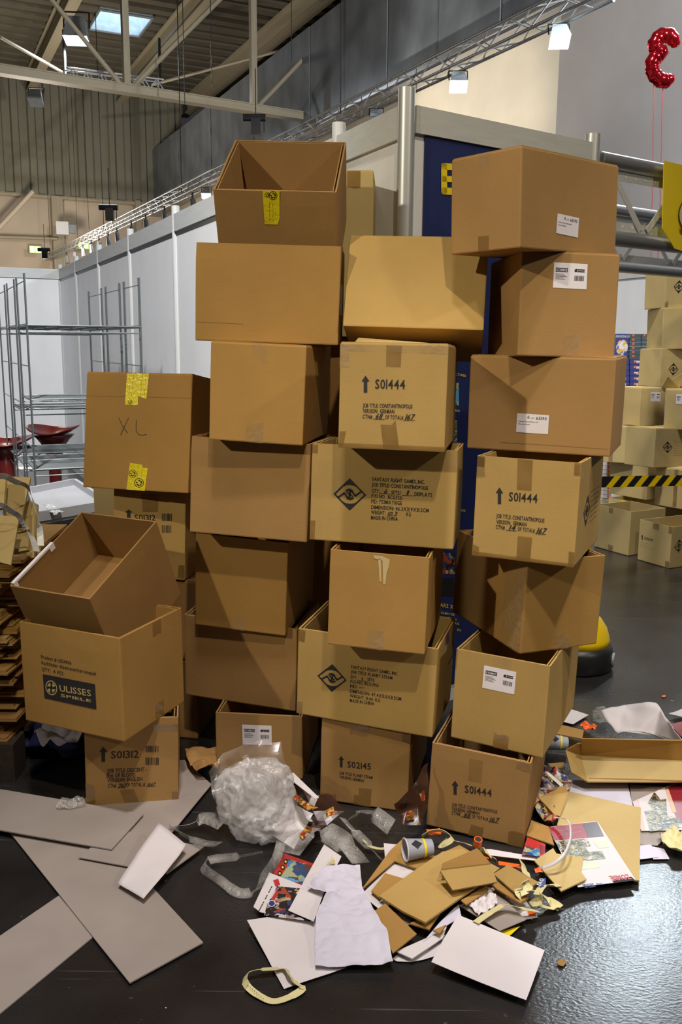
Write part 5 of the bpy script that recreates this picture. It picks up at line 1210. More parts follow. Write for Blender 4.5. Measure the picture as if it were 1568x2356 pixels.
flat('white_sheet', 'curled white sheet of paper lying on the taupe boards', 'paper', rel(ZK, [(1145, 880), (1343, 1028), (1190, 1225), (1035, 1408), (850, 1298), (985, 1090)]), .03, PAPER, .0008, amp=.02, freq=4, sub=3, zs=(.075, .05, .042, .03, .028, .055), smooth=True)
flat('crumpled_paper', 'crumpled bluish paper in the dark under the boxed-logo carton', 'paper', rel(ZK, [(250, 260), (330, 190), (400, 160), (600, 170), (605, 245), (510, 310), (345, 385), (285, 330)]), .165, PAPER_LILAC, .002, amp=.09, freq=9, sub=4)
flat('foil_wrapper', 'silver foil wrapper lying on the grey counter', 'wrapper', rel(zs_, [(600, 620), (720, 610), (810, 680), (880, 720), (760, 765), (690, 720)]), .765, STRAPS, .002, amp=.015, freq=40, sub=3)
flat('plastic_scrap', 'scrap of clear film by the base of the bottom S01312 carton', 'film', rel(ZK, [(400, 760), (450, 690), (600, 680), (625, 740), (500, 760)]), .032, FILM, .001, amp=.03, freq=25, sub=3)
flat('kraft_scrap', 'torn brown kraft wrapping scrap beside the bubble wrap', 'paper', rel(ZK, [(1335, 330), (1420, 315), (1600, 340), (1590, 420), (1560, 510), (1420, 500), (1350, 420)]), .05, KRAFT_DEEP, .002, amp=.05, freq=12, sub=3)
bagp = thing('dark_cloth_heap', 'heap of dark blue cloth and bags in the shade beside the pallet', 'cloth', at_z(140, 1790, 0))
def blob(parent, name, c, rad, m_, seed, amp, freq, sub=4, amp2=0.0, freq2=60, flat_bottom=True):
    bm = bmesh.new(); bmesh.ops.create_icosphere(bm, subdivisions=sub, radius=1); c = Vector(c)
    for v in bm.verts:
        n_ = v.co.normalized(); q = n_*freq+Vector((seed, seed*2, seed*3))
        rg_ = lambda w: 1-2.2*abs(noise.noise(w)); k = 1+amp*noise.noise(q)+amp2*(2.2*rg_(q*1.3)+1.3*rg_(q*2.9+Vector((5, 1, 2)))+.6*rg_(q*6.1))
        p = Vector((n_.x*rad[0], n_.y*rad[1], n_.z*rad[2]))*k + c
        if flat_bottom and p.z < .012: p.z = .012+.004*noise.noise(q*3)
        v.co = p
    me = bpy.data.meshes.new(name); bm.to_mesh(me); bm.free()
    I = MW[parent].inverted(); me.transform(I); me.materials.append(m_); me.polygons.foreach_set('use_smooth', [True]*len(me.polygons))
    o = bpy.data.objects.new(name, me); COL.objects.link(o); o.parent = parent; MW[o] = MW[parent]; return o
blob(bagp, 'cloth_folds', at_z(140, 1800, 0)+Vector((-.05, .30, .06)), (.19, .15, .08), NAVY_CLOTH, 3, .35, 2.2)
# bubble wrap
bw_c = at_z(585, 1965, 0)
bw_ = thing('bubble_wrap', 'crumpled ball of bubble wrap in front of the labelled floor carton', 'bubble wrap', bw_c)
blob(bw_, 'wrapped_ball', bw_c+Vector((-.005, .115, .125)), (.112, .095, .140), BUBBLE, 5, .25, 1.7, 6, .032)
blob(bw_, 'ball_fold', bw_c+Vector((.05, .09, .06)), (.085, .07, .06), BUBBLE, 9, .35, 2.2, 5, .04)
# loose upper sheet of the wrap, standing up behind the ball
def film_sheet(parent, name, pts, m_, amp, freq, seed, sub=4, Ybase=None):
    bm = bmesh.new(); vs = [bm.verts.new(p) for p in pts]; f = bm.faces.new(vs); bmesh.ops.triangulate(bm, faces=[f])
    for _ in range(sub): bmesh.ops.subdivide_edges(bm, edges=bm.edges[:], cuts=1); bmesh.ops.triangulate(bm, faces=bm.faces[:])
    for v in bm.verts:
        q = v.co*freq+Vector((seed, seed, seed)); v.co += Vector((noise.noise(q)*.4, noise.noise(q+Vector((9, 0, 0))), noise.noise(q+Vector((0, 7, 0)))*.4))*amp
        v.co.z = max(v.co.z, .012)
    I = MW[parent].inverted()
    me = bpy.data.meshes.new(name); bm.to_mesh(me); bm.free(); me.transform(I); me.materials.append(m_); me.polygons.foreach_set('use_smooth', [True]*len(me.polygons))
    o = bpy.data.objects.new(name, me); COL.objects.link(o); o.parent = parent; MW[o] = MW[parent]; return o
Yw = bw_c.y+.16
film_sheet(bw_, 'loose_sheet', [at_y(*ZL(x, y), Yw+dy) for x, y, dy in ((330, 860, -.06), (250, 560, .0), (360, 420, .05), (520, 335, .07), (770, 340, .07), (830, 560, .05), (830, 760, .0), (700, 900, -.05), (480, 900, -.06))], BUBBLE_THIN, .022, 16, 4, 5)
film_sheet(bw_, 'loose_sheet', [at_y(*ZL(x, y), Yw+dy-.05) for x, y, dy in ((360, 800, .0), (300, 600, .02), (430, 480, .03), (640, 420, .05), (800, 560, .03), (790, 780, .0), (600, 820, -.02))], BUBBLE_THIN, .03, 18, 11, 5)
# clear film strips
GF = 'strips of crumpled clear film'
def fz(Z, pts): return [at_z(*Z(x, y), z) for x, y, z in pts]
ribbon3('film_strip', 'loop of crumpled clear film on bare floor below the bubble wrap', 'film', fz(ZL, [(770, 1060, .05), (740, 1170, .045), (650, 1310, .03), (600, 1400, .02), (470, 1425, .018), (330, 1330, .02), (210, 1240, .025), (270, 1185, .03), (480, 1160, .035), (640, 1130, .05)]), .030, FILM, [.3, .9, -.6, .5, .2, 1.0, -.4, .7], GF, sub=7)
ribbon3('film_strip', 'wisp of clear film reaching from the bubble wrap towards the white sheet', 'film', fz(ZL, [(350, 930, .06), (230, 885, .05), (110, 930, .03), (0, 950, .03), (60, 1000, .025), (190, 1060, .03), (320, 1075, .05)]), .045, FILM, [.5, -.5, .9, .1], GF, sub=7)
ribbon3('film_strip', 'twisted clear film lying between the printed insert and the grey cup', 'film', fz(ZL, [(1210, 880, .05), (1300, 980, .04), (1400, 1080, .035), (1500, 1190, .02)]), .030, FILM, [.5, -.5, .8], GF, sub=7)
ribbon3('film_strip', 'bright crumpled film in front of the bottom S02145 carton', 'film', fz(ZL, [(1250, 900, .07), (1340, 850, .075), (1430, 850, .06), (1568, 950, .04)]), .055, FILM, [.8, .2, -.7], GF, sub=7)
ribbon3('film_strip', 'wide crumpled film lying across the comic sheets', 'film', fz(ZL, [(830, 1140, .05), (960, 990, .07), (1080, 980, .075), (1230, 1070, .06), (1350, 1210, .03)]), .075, FILM, [.1, .5, -.4, .3], GF, sub=7)
# white folding card and brown printed insert
flat('folded_white_card', 'white folded card leaning beside the bubble wrap', 'card', rel(ZL, [(820, 770), (1005, 855), (865, 1115), (715, 1015)]), .05, PAPER, .0015, zs=(.13, .09, .02, .03), sub=2, amp=.012)
ins = flat('printed_insert', 'dark brown printed insert with food pictures behind the white card', 'packaging', rel(ZL, [(820, 720), (830, 600), (1050, 745), (1130, 740), (1230, 860), (1060, 970), (890, 1050), (1000, 850)]), .05, CHOC, .003, zs=(.12, .15, .10, .11, .06, .04, .02, .07), sub=2, amp=.02)
GOLD = printed('golden_food_print', [(.30, .12, .02), (.50, .28, .05), (.12, .04, .01), (.60, .40, .12), (.35, .02, .02)], 60)
for pts, zz_ in (([(860, 700), (990, 790), (1040, 810), (960, 830), (860, 740)], .15), ([(1090, 830), (1150, 800), (1160, 860), (1100, 880)], .12), ([(900, 1010), (960, 940), (1010, 960), (930, 1040)], .07)): flat('food_picture', ins, None, rel(ZL, pts), zz_, GOLD, 0)
flat('white_card', 'white card flap standing against the labelled floor carton', 'card', rel(ZL, [(815, 590), (860, 560), (1045, 740), (1020, 750)]), .16, PAPER, .002)
cp_ = thing('chocolate_bag', 'dark brown foil bag with golden pictures between the two floor cartons', 'packaging', at_z(955, 1925, 0))
film_sheet(cp_, 'bag_foil', [at_y(*ZM(x, y), 2.62+dy) for x, y, dy in ((640, 720, -.03), (580, 590, -.02), (690, 460, .03), (800, 330, .08), (800, 600, .03), (740, 720, -.03))], CHOC, .02, 18, 3, 4)
for pts in ([(655, 650), (690, 625), (710, 640), (700, 690), (650, 685)], [(740, 520), (770, 495), (775, 560), (755, 570)]): film_sheet(cp_, 'food_picture', [at_y(*ZM(x, y), 2.585) for x, y in pts], GOLD, .004, 30, 3, 2)
# comic sheets and white sheets in the centre pile
pA = flat('comic_sheet', 'comic sheet with a blue picture and three black number discs', 'printed sheet', rel(ZO, [(385, 285), (640, 375), (560, 585), (300, 440)]), .014, RED, .001)
deco(pA, rel(ZO, [(400, 325), (625, 385), (545, 525), (350, 480), (410, 390)]), .0156, BLUEPIC, 'picture')
for cx, cy in ((398, 348), (375, 393), (352, 440)):
    d = deco(pA, [ZO(cx+18*math.cos(a*.5), cy+21*math.sin(a*.5)) for a in range(12)], .016, INK, 'number_disc'); 
    deco(pA, [ZO(cx+9*math.cos(a*.8), cy+10*math.sin(a*.8)) for a in range(7)], .0165, YELLOW, 'number_print')
pB = flat('comic_sheet', 'comic box sheet with a white border and a blue ringed letter', 'printed sheet', rel(ZO, [(270, 437), (545, 545), (615, 822), (200, 748), (145, 706)]), .022, PAPER, .0012)
deco(pB, rel(ZO, [(330, 540), (520, 560), (600, 818), (230, 770), (250, 690)]), .0236, COMIC, 'picture')
deco(pB, rel(ZO, [(300, 495), (340, 482), (355, 530), (318, 545)]), .024, RED, 'red_badge'); deco(pB, rel(ZO, [(285, 640), (330, 570), (345, 600), (300, 660)]), .0242, RED, 'red_badge')
deco(pB, [ZO(289+30*math.cos(a*.45), 676+27*math.sin(a*.45)) for a in range(14)], .0244, TXTW, 'ring'); deco(pB, [ZO(289+24*math.cos(a*.45), 676+21*math.sin(a*.45)) for a in range(14)], .0248, BLUEINK, 'ring_disc')
dtext(pB, '---- -- ---', ZO(205, 735), ZO(305, 545), .018, .0244, INK)
flat('white_sheet', 'narrow white sheet slanting across the comic sheets', 'paper', rel(ZO, [(700, 215), (835, 310), (700, 590), (618, 820), (420, 735)]), .030, PAPER, .001, zs=(.045, .04, .034, .030, .030), sub=2, amp=.004)
flat('yellow_scrap', 'scrap of pale yellow strapping on the slanting white sheet', 'strap scrap', rel(ZO, [(715, 385), (755, 340), (760, 305), (785, 350), (785, 380)]), .052, STRAPY, .001, amp=.01, freq=30, sub=2)
flat('white_sheet', 'large white sheet lying flat under the crumpled paper', 'paper', rel(ZO, [(95, 812), (270, 785), (640, 800), (870, 1185), (385, 1355), (255, 1110)]), .005, PAPER, .001, zs=(.03, .016, .008, .008, .006, .008), sub=2, amp=.004)
flat('crumpled_paper', 'long crumpled white paper spread with a gathered waist', 'paper', rel(ZO, [(565, 555), (630, 460), (700, 400), (820, 385), (980, 380), (995, 545), (1110, 770), (1190, 900), (1240, 1150), (1000, 1175), (630, 1182), (630, 960), (637, 770), (720, 590)]), .03, PAPER_LILAC, .001, zs=(.05, .07, .08, .08, .075, .07, .06, .045, .03, .022, .02, .03, .05, .06), amp=.016, freq=15, sub=4, seed=2)
flat('white_sheet', 'flat white sheet lying nearest to the camera at the edge of the litter', 'paper', rel(ZP, [(730, 708), (1050, 838), (1355, 965), (1290, 1140), (1222, 1325), (880, 1190), (538, 1050), (630, 880)]), .02, PAPER, .001, zs=(.04, .035, .03, .025, .022, .030, .035, .035), sub=2, amp=.003)
GC = 'torn cardboard pieces in the centre pile'
flat('white_card', 'white card showing between the torn brown boards', 'card', rel(ZP, [(35, 560), (275, 322), (432, 380), (190, 690)]), .034, PAPER, .0012)
flat('white_card', 'white card corner under the brown boards beside the crumpled paper', 'card', rel(ZP, [(80, 700), (190, 640), (400, 760), (375, 780)]), .016, PAPER, .0012)
flat('torn_cardboard', 'broad torn brown board lying under the grey cup', 'cardboard', rel(ZP, [(35, 530), (240, 250), (330, 165), (560, 290), (740, 210), (900, 300), (640, 520), (440, 380), (275, 322)]), .045, KRAFT, .004, group=GC)
flat('torn_cardboard', 'small torn brown board next to the white card', 'cardboard', rel(ZP, [(105, 540), (205, 412), (335, 450), (165, 590)]), .046, KRAFT, .004, group=GC)
flat('torn_cardboard', 'big brown board on top of the centre pile', 'cardboard', rel(ZP, [(160, 580), (440, 380), (620, 260), (760, 240), (1030, 380), (860, 515), (495, 772), (330, 690)]), .055, KRAFT_LIGHT, .006, group=GC, zs=(.055, .06, .065, .065, .06, .055, .05, .05))
flat('folded_cardboard', 'small folded brown board lying highest on the pile', 'cardboard', rel(ZP, [(600, 395), (960, 350), (1010, 475), (690, 535)]), .085, KRAFT_LIGHT, .006, group=GC, zs=(.105, .105, .08, .08))
flat('folded_cardboard', 'ribbed strip of brown board behind the small folded board', 'cardboard', rel(ZP, [(620, 345), (870, 235), (965, 345), (610, 385)]), .085, KRAFT, .005, group=GC, zs=(.09, .085, .10, .10))
flat('torn_cardboard', 'brown board leaning against the crumpled white paper', 'cardboard', rel(ZP, [(128, 685), (205, 630), (432, 850), (260, 990)]), .04, KRAFT, .004, group=GC, zs=(.05, .055, .035, .03))
flat('torn_cardboard', 'brown board tip below the big brown board', 'cardboard', rel(ZP, [(380, 775), (560, 700), (640, 640), (525, 818)]), .032, KRAFT, .004, group=GC)
flat('torn_cardboard', 'tiny brown board scrap by the lilac sheet', 'cardboard', rel(ZP, [(550, 825), (645, 785), (600, 850)]), .036, KRAFT, .004, group=GC)
flat('torn_cardboard', 'brown board beside the pale yellow strapping tangle', 'cardboard', rel(ZP, [(985, 420), (1090, 355), (1310, 480), (1160, 570)]), .060, KRAFT_LIGHT, .005, group=GC)
flat('torn_cardboard', 'brown board under the one beside the yellow strapping', 'cardboard', rel(ZP, [(975, 505), (1020, 470), (1240, 590), (1180, 632)]), .048, KRAFT, .005, group=GC)
flat('torn_cardboard', 'brown board corner just behind the crumpled napkin', 'cardboard', rel(ZP, [(752, 608), (930, 505), (968, 520), (790, 640)]), .046, KRAFT, .004, group=GC)
flat('grey_card', 'taupe card under the crumpled napkin', 'card', rel(ZP, [(740, 640), (980, 510), (1220, 745), (1030, 825)]), .026, BOARD, .002)
flat('lilac_sheet', 'lilac-tinted sheet tucked under the big brown board', 'paper', rel(ZP, [(480, 900), (600, 760), (735, 625), (755, 720), (640, 790)]), .024, PAPER_LILAC, .001)
flat('white_board', 'white board edge below the brown boards', 'card', rel(ZP, [(285, 975), (500, 880), (650, 795), (620, 880), (400, 1028)]), .020, PAPER, .003)
flat('white_sheet', 'white sheet with a curved edge lowest in the centre pile', 'paper', rel(ZP, [(258, 1025), (330, 960), (640, 850), (580, 1000), (480, 1030), (390, 1046), (290, 1042)]), .006, PAPER, .001)
flat('paper_napkin', 'crumpled white napkin on the taupe card', 'napkin', rel(ZP, [(790, 625), (850, 600), (960, 545), (1015, 620), (1000, 650), (880, 715)]), .034, PAPER, .0015, amp=.035, freq=26, sub=4)
flat('yellow_card', 'yellow card corner peeping out above the nearest white sheet', 'card', rel(ZP, [(1025, 830), (1180, 788), (1100, 862)]), .012, YELLOW, .001)
flat('white_sheet', 'white sheet corner with an orange sticker by the yellow strapping', 'paper', rel(ZP, [(1060, 570), (1225, 610), (1305, 725), (1190, 745)]), .014, PAPER, .001)
flat('orange_sticker', 'orange sticker on the white sheet corner', 'sticker', rel(ZP, [(1232, 680), (1285, 678), (1295, 710), (1245, 714)]), .017, ORANGE, .0006)
flat('white_card', 'white card edge behind the grey cup', 'card', rel(ZP, [(195, 190), (310, 200), (250, 260), (205, 305)]), .03, PAPER, .001)
# grey paper cups
def cup(label, px, py, z, ax, L=.085):
    c = at_z(px, py, z); ax = Vector(ax).normalized(); M3 = ax.to_track_quat('Z', 'Y').to_matrix(); r = thing('paper_cup', label, 'cup', c, 'grey paper cups')
    b = MB(); b.lathe([(.024, -L/2), (.033, L/2)], c, 32, M3); b.f = b.f[:-1]; b.build('cup_wall', GREYCUP, r, smooth=False, solid=.0012)
    b = MB()
    for k in range(24): a = 2*math.pi*k/24; a2 = 2*math.pi*(k+1)/24; b.tube(c+M3 @ Vector((.0335*math.cos(a), .0335*math.sin(a), L/2)), c+M3 @ Vector((.0335*math.cos(a2), .0335*math.sin(a2), L/2)), .0023, 6)
    b.build('rolled_rim', PAPER, r)
    def band(z0, z1, m_, nm, a0=0, a1=2*math.pi, e=.0012):
        b = MB(); n = 24
        for i in range(n+1):
            a = a0+(a1-a0)*i/n
            for z_ in (z0, z1): rr = .0285+.009*z_/L+e; b.v.append(c+M3 @ Vector((rr*math.cos(a), rr*math.sin(a), z_)))
        for i in range(n): b.f.append([2*i, 2*i+2, 2*i+3, 2*i+1])
        b.build(nm, m_, r)
    band(-L*.22, -L*.13, YELLOW, 'yellow_stripe')
    b = MB(); b.face([c+M3 @ Vector((.0305*math.cos(2*math.pi*k/20), .0305*math.sin(2*math.pi*k/20), L/2-.03)) for k in range(20)]); b.build('coffee_dregs', mat('milky_coffee', (.55, .38, .18), .3), r)
    b = MB(); n_ = (CAM-c); n_ = (n_-ax*n_.dot(ax)).normalized(); up = (n_+ZUP*.8-ax*ax.z*.8).normalized(); up = (up-ax*up.dot(ax)).normalized(); sd = ax.cross(up)
    q = []
    for (a, z_) in ((0, .030), (.5, .012), (0, -.006), (-.5, .012)): rr = .0285+.009*z_/L; q.append(c+ax*z_+up*(rr*math.cos(a))+sd*(rr*math.sin(a))+up*.0015)
    b.face(q); b.build('cup_logo', INK, r)
cup('grey paper cup with a yellow stripe lying on the torn brown board', 962, 1952, .085, (-1, -.25, .03))
cup('grey paper cup with a yellow stripe lying behind the leaning barcode carton', 1280, 1708, .045, (-1, .1, .05))
# pale yellow strapping
GS = 'pale yellow strapping ends'
def strap(label, Z, pts, wd=.020, wdir=None, m_=None): return ribbon3('strapping_band', label, 'strap', fz(Z, pts), wd, m_ or STRAPY, wdir, GS, smooth=False, sub=4)
rg = ribbon3('strapping_band', 'ring of pale yellow strapping with punched holes on the bare floor', 'strap', fz(ZO, [(75, 1285, .012), (100, 1225, .02), (190, 1198, .022), (300, 1190, .02), (390, 1188, .02), (430, 1240, .03), (480, 1300, .02), (530, 1345, .012), (430, 1410, .008), (300, 1445, .006), (190, 1400, .008), (110, 1340, .01), (75, 1285, .012)]), .019, STRAPY, [.9, .8, .3, .6, .9, .5, .2, 0, 0, .1, .8], GS, smooth=False, sub=4)
for k in range(8):
    x, y = 95+17*k, 1300+15*k; p = at_z(*ZO(x+8, y+20), .016); MB().lathe([(.0014, 0), (.0014, .0005)], p, 8).build('punched_hole', INK, rg.parent)
strap('pale yellow strapping bent in front of the grey cup', ZP, [(60, 170, .04), (75, 200, .03), (180, 228, .025), (330, 195, .03)], .022, [.8, .3, .2])
strap('pale yellow strapping looped against the carton numbered 88', ZP, [(470, 140, .05), (530, 105, .07), (620, 100, .08), (690, 150, .075), (640, 190, .06), (600, 200, .05), (640, 160, .055)], .020, [.9, .9, 1.2, .9])
strap('pale yellow strapping lying along the base of the carton numbered 88', ZP, [(690, 170, .045), (780, 190, .03), (830, 205, .02)], .018, [.6, .3])
strap('pale yellow strapping twisted upright beside the orange roll', ZP, [(880, 270, .05), (920, 240, .08), (970, 290, .06), (1010, 320, .05)], .026, [1.2, .3, 1.0])
strap('pale yellow strapping with a long tail on the taupe card', ZP, [(860, 760, .045), (930, 710, .045), (1020, 655, .05), (1080, 630, .055), (1200, 660, .05), (1310, 680, .03)], .020, [.1, .2, .6, .2])
strap('pale yellow strapping knotted at the edge of the dark floor', ZP, [(1215, 545, .06), (1290, 530, .08), (1340, 590, .06), (1270, 620, .04), (1380, 650, .02), (1465, 655, .012), (1380, 600, .03), (1340, 560, .05)], .026, [.5, .9, .2, .8, .1])
strap('pale yellow strapping folded over the brown board edge', ZP, [(1190, 590, .05), (1170, 540, .07), (1180, 490, .085), (1240, 465, .09), (1235, 510, .08), (1180, 540, .07)], .026, [.4, 1.0, .6])
strap('pale yellow strapping sticking out towards the star-shaped board', ZP, [(1300, 560, .05), (1340, 500, .06), (1400, 495, .05), (1460, 490, .04)], .024, [.3, .7, .2])
strap('pale yellow strapping strip with an orange label end', ZP, [(1190, 320, .06), (1210, 370, .055), (1225, 420, .06)], .03, [.9, .6])
for i, (pts, z_, lab) in enumerate(((rel(ZP, [(1020, 320), (1180, 350), (1190, 380), (1025, 350)]), .045, 'orange tape strip behind the brown boards'), (rel(ZP, [(1280, 375), (1330, 370), (1345, 395), (1290, 405)]), .05, 'orange tape patch by the white strap end'), (rel(ZP, [(500, 95), (600, 85), (610, 130), (520, 130)]), .06, 'orange tape scrap against the carton numbered 88'), (rel(ZP, [(920, 280), (950, 276), (955, 305), (925, 305)]), .06, 'small orange tape piece beside the twisted strapping'))):
    flat('orange_tape', lab, 'tape', pts, z_, ORANGE, .001, amp=.01, freq=30, sub=2)
orr = thing('tape_roll', 'small orange tape roll with a black core by the carton numbered 88', 'tape roll', at_z(*ZP(872, 215), .03))
c_ = at_z(*ZP(872, 222), .02); ax = Vector((.05, -.25, 1)).normalized(); M3 = ax.to_track_quat('Z', 'Y').to_matrix()
b = MB(); b.lathe([(.0135, -.012), (.0135, .012), (.0105, .012), (.0105, -.012)], c_+ZUP*.02, 28, M3); b.build('tape_ring', ORANGE, orr); b = MB(); b.face([c_+ZUP*.02+M3 @ Vector((.011*math.cos(2*math.pi*k/20), .011*math.sin(2*math.pi*k/20), .008)) for k in range(20)]); b.build('core', INK, orr)
# white strips near the pile
lz_ = flat('printed_leaflet', 'printed leaflet with red and blue panels at the foot of the carton numbered 88', 'printed sheet', rel(ZM, [(1130, 880), (1200, 880), (1520, 935), (1555, 930), (1540, 960), (1200, 920)]), .02, PAPER, .001)
cmx = flat('comic_sheet', 'comic sheet with a blue and skin-toned picture beside the carton numbered 88', 'printed sheet', rel(ZN, [(130, 1320), (300, 1385), (292, 1505), (80, 1480)]), .03, RED, .001)
deco(cmx, rel(ZN, [(115, 1395), (250, 1430), (245, 1500), (85, 1478)]), .0316, BLUEPIC, 'picture'); deco(cmx, rel(ZN, [(245, 1385), (298, 1400), (295, 1480), (245, 1465)]), .0318, MAROON, 'red_panel')
# ------------------------------------------------------------------ litter on the right
open_c = thing('opened_carton', 'opened flat carton with a raised rear flap lying on the floor', 'flattened carton', at_z(*ZN(900, 790), 0))
def panel3(parent, name, pts, m_, th=.005):
    W = [at_z(p[0], p[1], p[2]) for p in pts]; n = (W[1]-W[0]).cross(W[2]-W[0]); 
    return MB().face(W if n.z > 0 else list(reversed(W))).build(name, m_, parent, solid=th, offset=-1)
zn = lambda x, y, z: ZN(x, y)+(z,)
panel3(open_c, 'bottom_panel', [zn(630, 552, .07), zn(690, 800, .05), zn(1700, 800, .05), zn(1700, 605, .07)], KRAFT_PALE)
panel3(open_c, 'side_flap', [zn(485, 508, .10), zn(540, 712, .065), zn(690, 800, .05), zn(630, 552, .07)], KRAFT_LIGHT)
panel3(open_c, 'rear_flap', [zn(632, 395, .16), zn(630, 552, .07), zn(1700, 605, .07), zn(1700, 415, .16)], KRAFT)
panel3(open_c, 'corner_flap', [zn(490, 500, .10), zn(600, 440, .13), zn(632, 440, .13), zn(630, 552, .07)], KRAFT)
panel3(open_c, 'front_lip', [zn(700, 765, .055), zn(690, 805, .0), zn(1700, 815, .0), zn(1700, 790, .055)], KRAFT_DEEP)
flat('crumpled_paper', 'large curled white paper behind the opened flat carton', 'paper', rel(ZN, [(815, 150), (1050, 105), (1300, 75), (1370, 130), (1440, 250), (1600, 470), (1500, 470), (1300, 395), (1150, 370), (950, 350), (880, 280)]), .05, PAPER, .001, zs=(.09, .10, .12, .14, .12, .05, .03, .04, .05, .04, .06), amp=.03, freq=7, sub=3, smooth=True)
flat('plastic_sheet', 'grey see-through film behind the curled white paper', 'film', rel(ZN, [(735, 160), (790, 108), (860, 140), (880, 260), (800, 280), (740, 240)]), .02, FILM, .001, amp=.02, freq=14, sub=3)
flat('white_sheet', 'small white sheet half hidden by the leaning barcode carton', 'paper', rel(ZN, [(540, 130), (700, 182), (555, 270), (440, 240)]), .01, PAPER, .001)
flat('white_sheet', 'white paper corner at the picture edge beyond the curled paper', 'paper', rel(ZN, [(1445, 170), (1600, 125), (1600, 220), (1540, 200)]), .02, PAPER, .001, amp=.01, sub=2)
flat('comic_sheet', 'maroon printed sheet beneath the curled white paper', 'printed sheet', rel(ZN, [(1460, 270), (1600, 235), (1600, 420), (1520, 345)]), .012, MAROON, .001)
flat('torn_cardboard', 'brown board strip behind the opened flat carton', 'cardboard', rel(ZN, [(440, 280), (655, 330), (640, 410), (400, 365)]), .03, KRAFT, .004)
flat('orange_wrapper', 'torn orange and cream wrapper on the dark floor', 'wrapper', rel(ZN, [(620, 280), (670, 265), (790, 310), (720, 345), (650, 325)]), .02, ORANGE, .001, amp=.03, freq=25, sub=3)
flat('orange_scrap', 'tiny orange scrap alone on the dark floor', 'scrap', rel(ZQ, [(1340, 775), (1370, 758), (1396, 772), (1368, 790)]), .003, ORANGE, .001)
flat('white_sheet', 'white sheet lying under the opened flat carton', 'paper', rel(ZN, [(530, 785), (1060, 810), (1110, 1030), (500, 890)]), .006, PAPER_LILAC, .001)
flat('taupe_card', 'taupe card beside the lilac leaflets', 'card', rel(ZN, [(1080, 830), (1420, 850), (1450, 1300), (1340, 1400), (1150, 1390)]), .004, BOARD, .002)
bs_ = flat('cardboard_sheet', 'big tan corrugated sheet under the glossy map poster', 'cardboard', rel(ZN, [(480, 895), (1185, 1055), (1172, 1735), (620, 1640), (400, 1250)]), .014, KRAFT_PALE, .005)
flat('folded_cardboard', 'small creased brown board leaning on the tan corrugated sheet', 'cardboard', rel(ZN, [(230, 955), (470, 845), (505, 900), (430, 1130), (380, 1115)]), .04, KRAFT_LIGHT, .004, zs=(.06, .07, .05, .03, .035))
flat('torn_cardboard', 'dark brown board under the glossy map poster corner', 'cardboard', rel(ZN, [(170, 1170), (330, 1230), (380, 1400), (120, 1310)]), .024, KRAFT, .004)
zp = flat('map_poster', 'glossy poster with a red header and dark map, upside-down title', 'poster', rel(ZN, [(325, 1225), (780, 1170), (1138, 1718), (600, 1785)]), .026, PAPER, .0012)
zq = lambda *p: rel(ZN, p)
deco(zp, zq((328, 1222), (780, 1172), (845, 1310), (380, 1350)), .0276, MAROON, 'red_header'); deco(zp, zq((640, 1190), (775, 1175), (843, 1308), (700, 1320)), .028, CHOC, 'dark_panel')
deco(zp, zq((385, 1355), (690, 1330), (720, 1400), (670, 1410), (705, 1455), (825, 1445), (860, 1520), (690, 1535), (560, 1520), (470, 1490)), .0278, MAP, 'map_print')
deco(zp, zq((740, 1355), (870, 1340), (890, 1410), (800, 1425)), .0278, PGREEN, 'green_note'); deco(zp, zq((650, 1540), (780, 1540), (810, 1600), (640, 1620)), .0278, PGREEN, 'green_note')
deco(zp, zq((935, 1745), (920, 1715), (1095, 1685), (1135, 1718)), .0278, INK, 'dark_footer')
dtext(zp, 'ZOMBIE', ZN(1065, 1660), ZN(885, 1678), .026, .029, RED, 'red_title', False); dtext(zp, 'TOWER', ZN(826, 1740), ZN(765, 1745), .010, .029, BLUEINK); dtext(zp, 'DEFENSE', ZN(738, 1745), ZN(640, 1758), .018, .029, BLUEINK)
for i in range(4): dtext(zp, '--- ----- --- --', ZN(560+70*(i % 2), 1285-22*i), ZN(420+70*(i % 2), 1300-22*i), .006, .0285, TXTW, 'small_print')
flat('torn_cardboard', 'star-shaped torn tan board overlapping the glossy map poster', 'cardboard', zq((195, 1545), (370, 1430), (400, 1480), (650, 1520), (630, 1650), (680, 1720), (445, 1830)), .034, KRAFT_PALE, .004)
mp = flat('map_poster', 'second map poster with red column at the picture edge', 'poster', zq((1110, 990), (1570, 785), (1700, 1250), (1190, 1262)), .012, PAPER, .0012)
deco(mp, zq((1410, 858), (1600, 800), (1720, 1240), (1530, 1180)), .0136, MAROON, 'red_column'); deco(mp, zq((1215, 1080), (1300, 1060), (1250, 1000), (1310, 895), (1370, 970), (1420, 960), (1430, 1110), (1560, 1150), (1560, 1230), (1270, 1265)), .0138, MAP, 'map_print')
deco(mp, zq((1412, 870), (1440, 862), (1518, 1085), (1480, 1090)), .0142, mat('peach_print', (.70, .45, .30), .5), 'side_note'); deco(mp, zq((1115, 985), (1165, 970), (1230, 1255), (1195, 1255)), .0136, mat('pink_print', (.62, .50, .50), .5), 'text_column')
flat('lilac_leaflet', 'lilac leaflet beside the tan corrugated sheet', 'leaflet', zq((1150, 1398), (1280, 1390), (1350, 1505), (1180, 1525)), .010, PAPER_LILAC, .001); flat('lilac_leaflet', 'lilac leaflet slid under the other one near the yellow wrapping', 'leaflet', zq((1290, 1405), (1400, 1430), (1452, 1522), (1300, 1525)), .0075, PAPER_LILAC, .001)
flat('wrapping_paper', 'crumpled pale yellow wrapping paper at the picture edge', 'paper', zq((1350, 1320), (1480, 1255), (1620, 1290), (1640, 1520), (1480, 1490), (1390, 1420)), .015, STRAPY, .001, amp=.05, freq=15, sub=4)
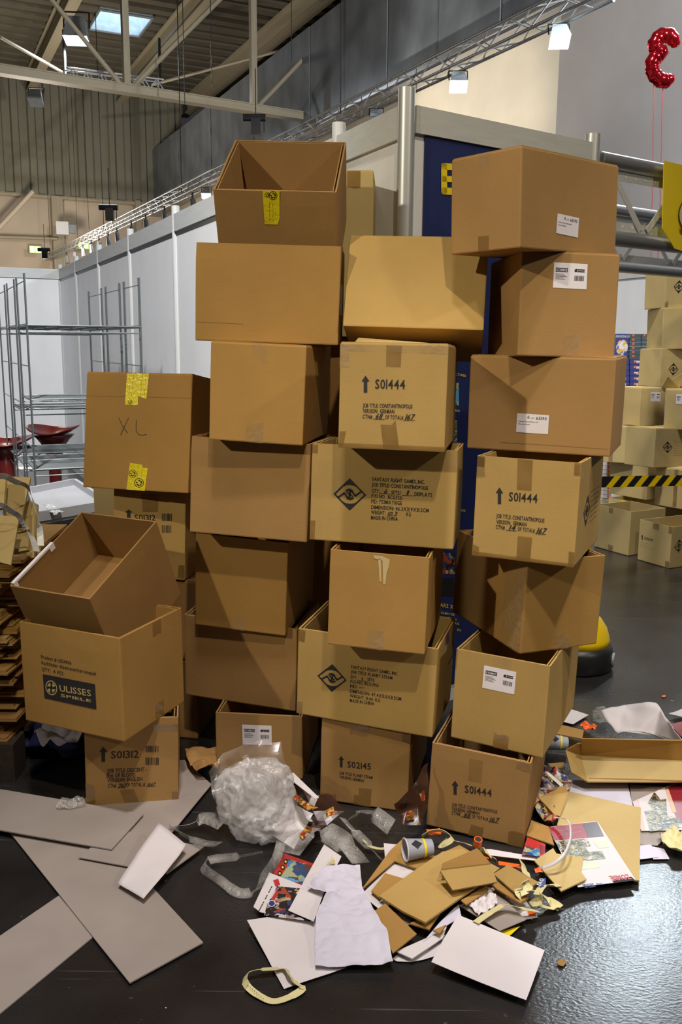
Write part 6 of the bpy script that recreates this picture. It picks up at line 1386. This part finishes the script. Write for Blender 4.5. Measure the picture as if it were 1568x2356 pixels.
crm = flat('comic_sheet', 'crumpled glossy comic sheet squeezed beside the carton numbered 88', 'printed sheet', zq((190, 780), (270, 640), (350, 720), (545, 820), (545, 890), (300, 925), (420, 1180), (330, 1240), (200, 1110)), .02, COMIC, .001, amp=.05, freq=13, sub=4)
flat('white_strip', 'white paper strip lying over the crumpled comic sheet', 'paper', zq((290, 712), (320, 708), (465, 830), (440, 850)), .075, PAPER, .001)
flat('torn_cardboard', 'small brown board stub behind the crumpled comic sheet', 'cardboard', zq((320, 640), (470, 630), (480, 690), (340, 670)), .02, KRAFT, .004)
ribbon3('plastic_strap', 'thin white plastic strap arching over the glossy map poster', 'strap', fz(ZR, [(310, 170, .05), (390, 185, .06), (450, 200, .08), (478, 280, .10), (475, 400, .11), (420, 530, .10), (320, 620, .08), (190, 668, .06)]), .012, STRAPW, [.2, .4, .8, .9, .8, .5])
ribbon3('plastic_strap', 'thin white plastic strap over the curled white paper', 'strap', fz(ZN, [(905, 395, .10), (980, 345, .13), (1100, 330, .14), (1250, 350, .14), (1400, 400, .12), (1568, 450, .08)]), .012, STRAPW, [.3, .5, .6, .3])
lb = flat('blue_label', 'small blue label with white letters in the yellow strapping tangle', 'label', rel(ZP, [(1318, 450), (1362, 442), (1364, 500), (1325, 505)]), .062, BLUEINK, .001); dtext(lb, 'ERO', ZP(1326, 495), ZP(1352, 448), .012, .0645, TXTW)
flat('brown_scrap', 'brown paper scrap alone on the glossy floor', 'scrap', rel(ZR, [(338, 1600), (380, 1575), (435, 1580), (440, 1600), (400, 1640), (370, 1635)]), .003, KRAFT_DEEP, .001, amp=.008, freq=30, sub=2)
for i in range(14):
    px, py = random.uniform(30, 1540), random.uniform(2020, 2345)
    s_ = random.uniform(.8, 2.2); flat('paper_crumb', 'tiny pale crumb of paper on the dark floor', 'crumb', [(px-s_, py), (px, py-s_*.8), (px+s_*1.3, py+.5), (px, py+s_)], .0015, random.choice((KRAFT_PALE, PAPER, STRAPY)), .0008, group='paper crumbs on the floor')
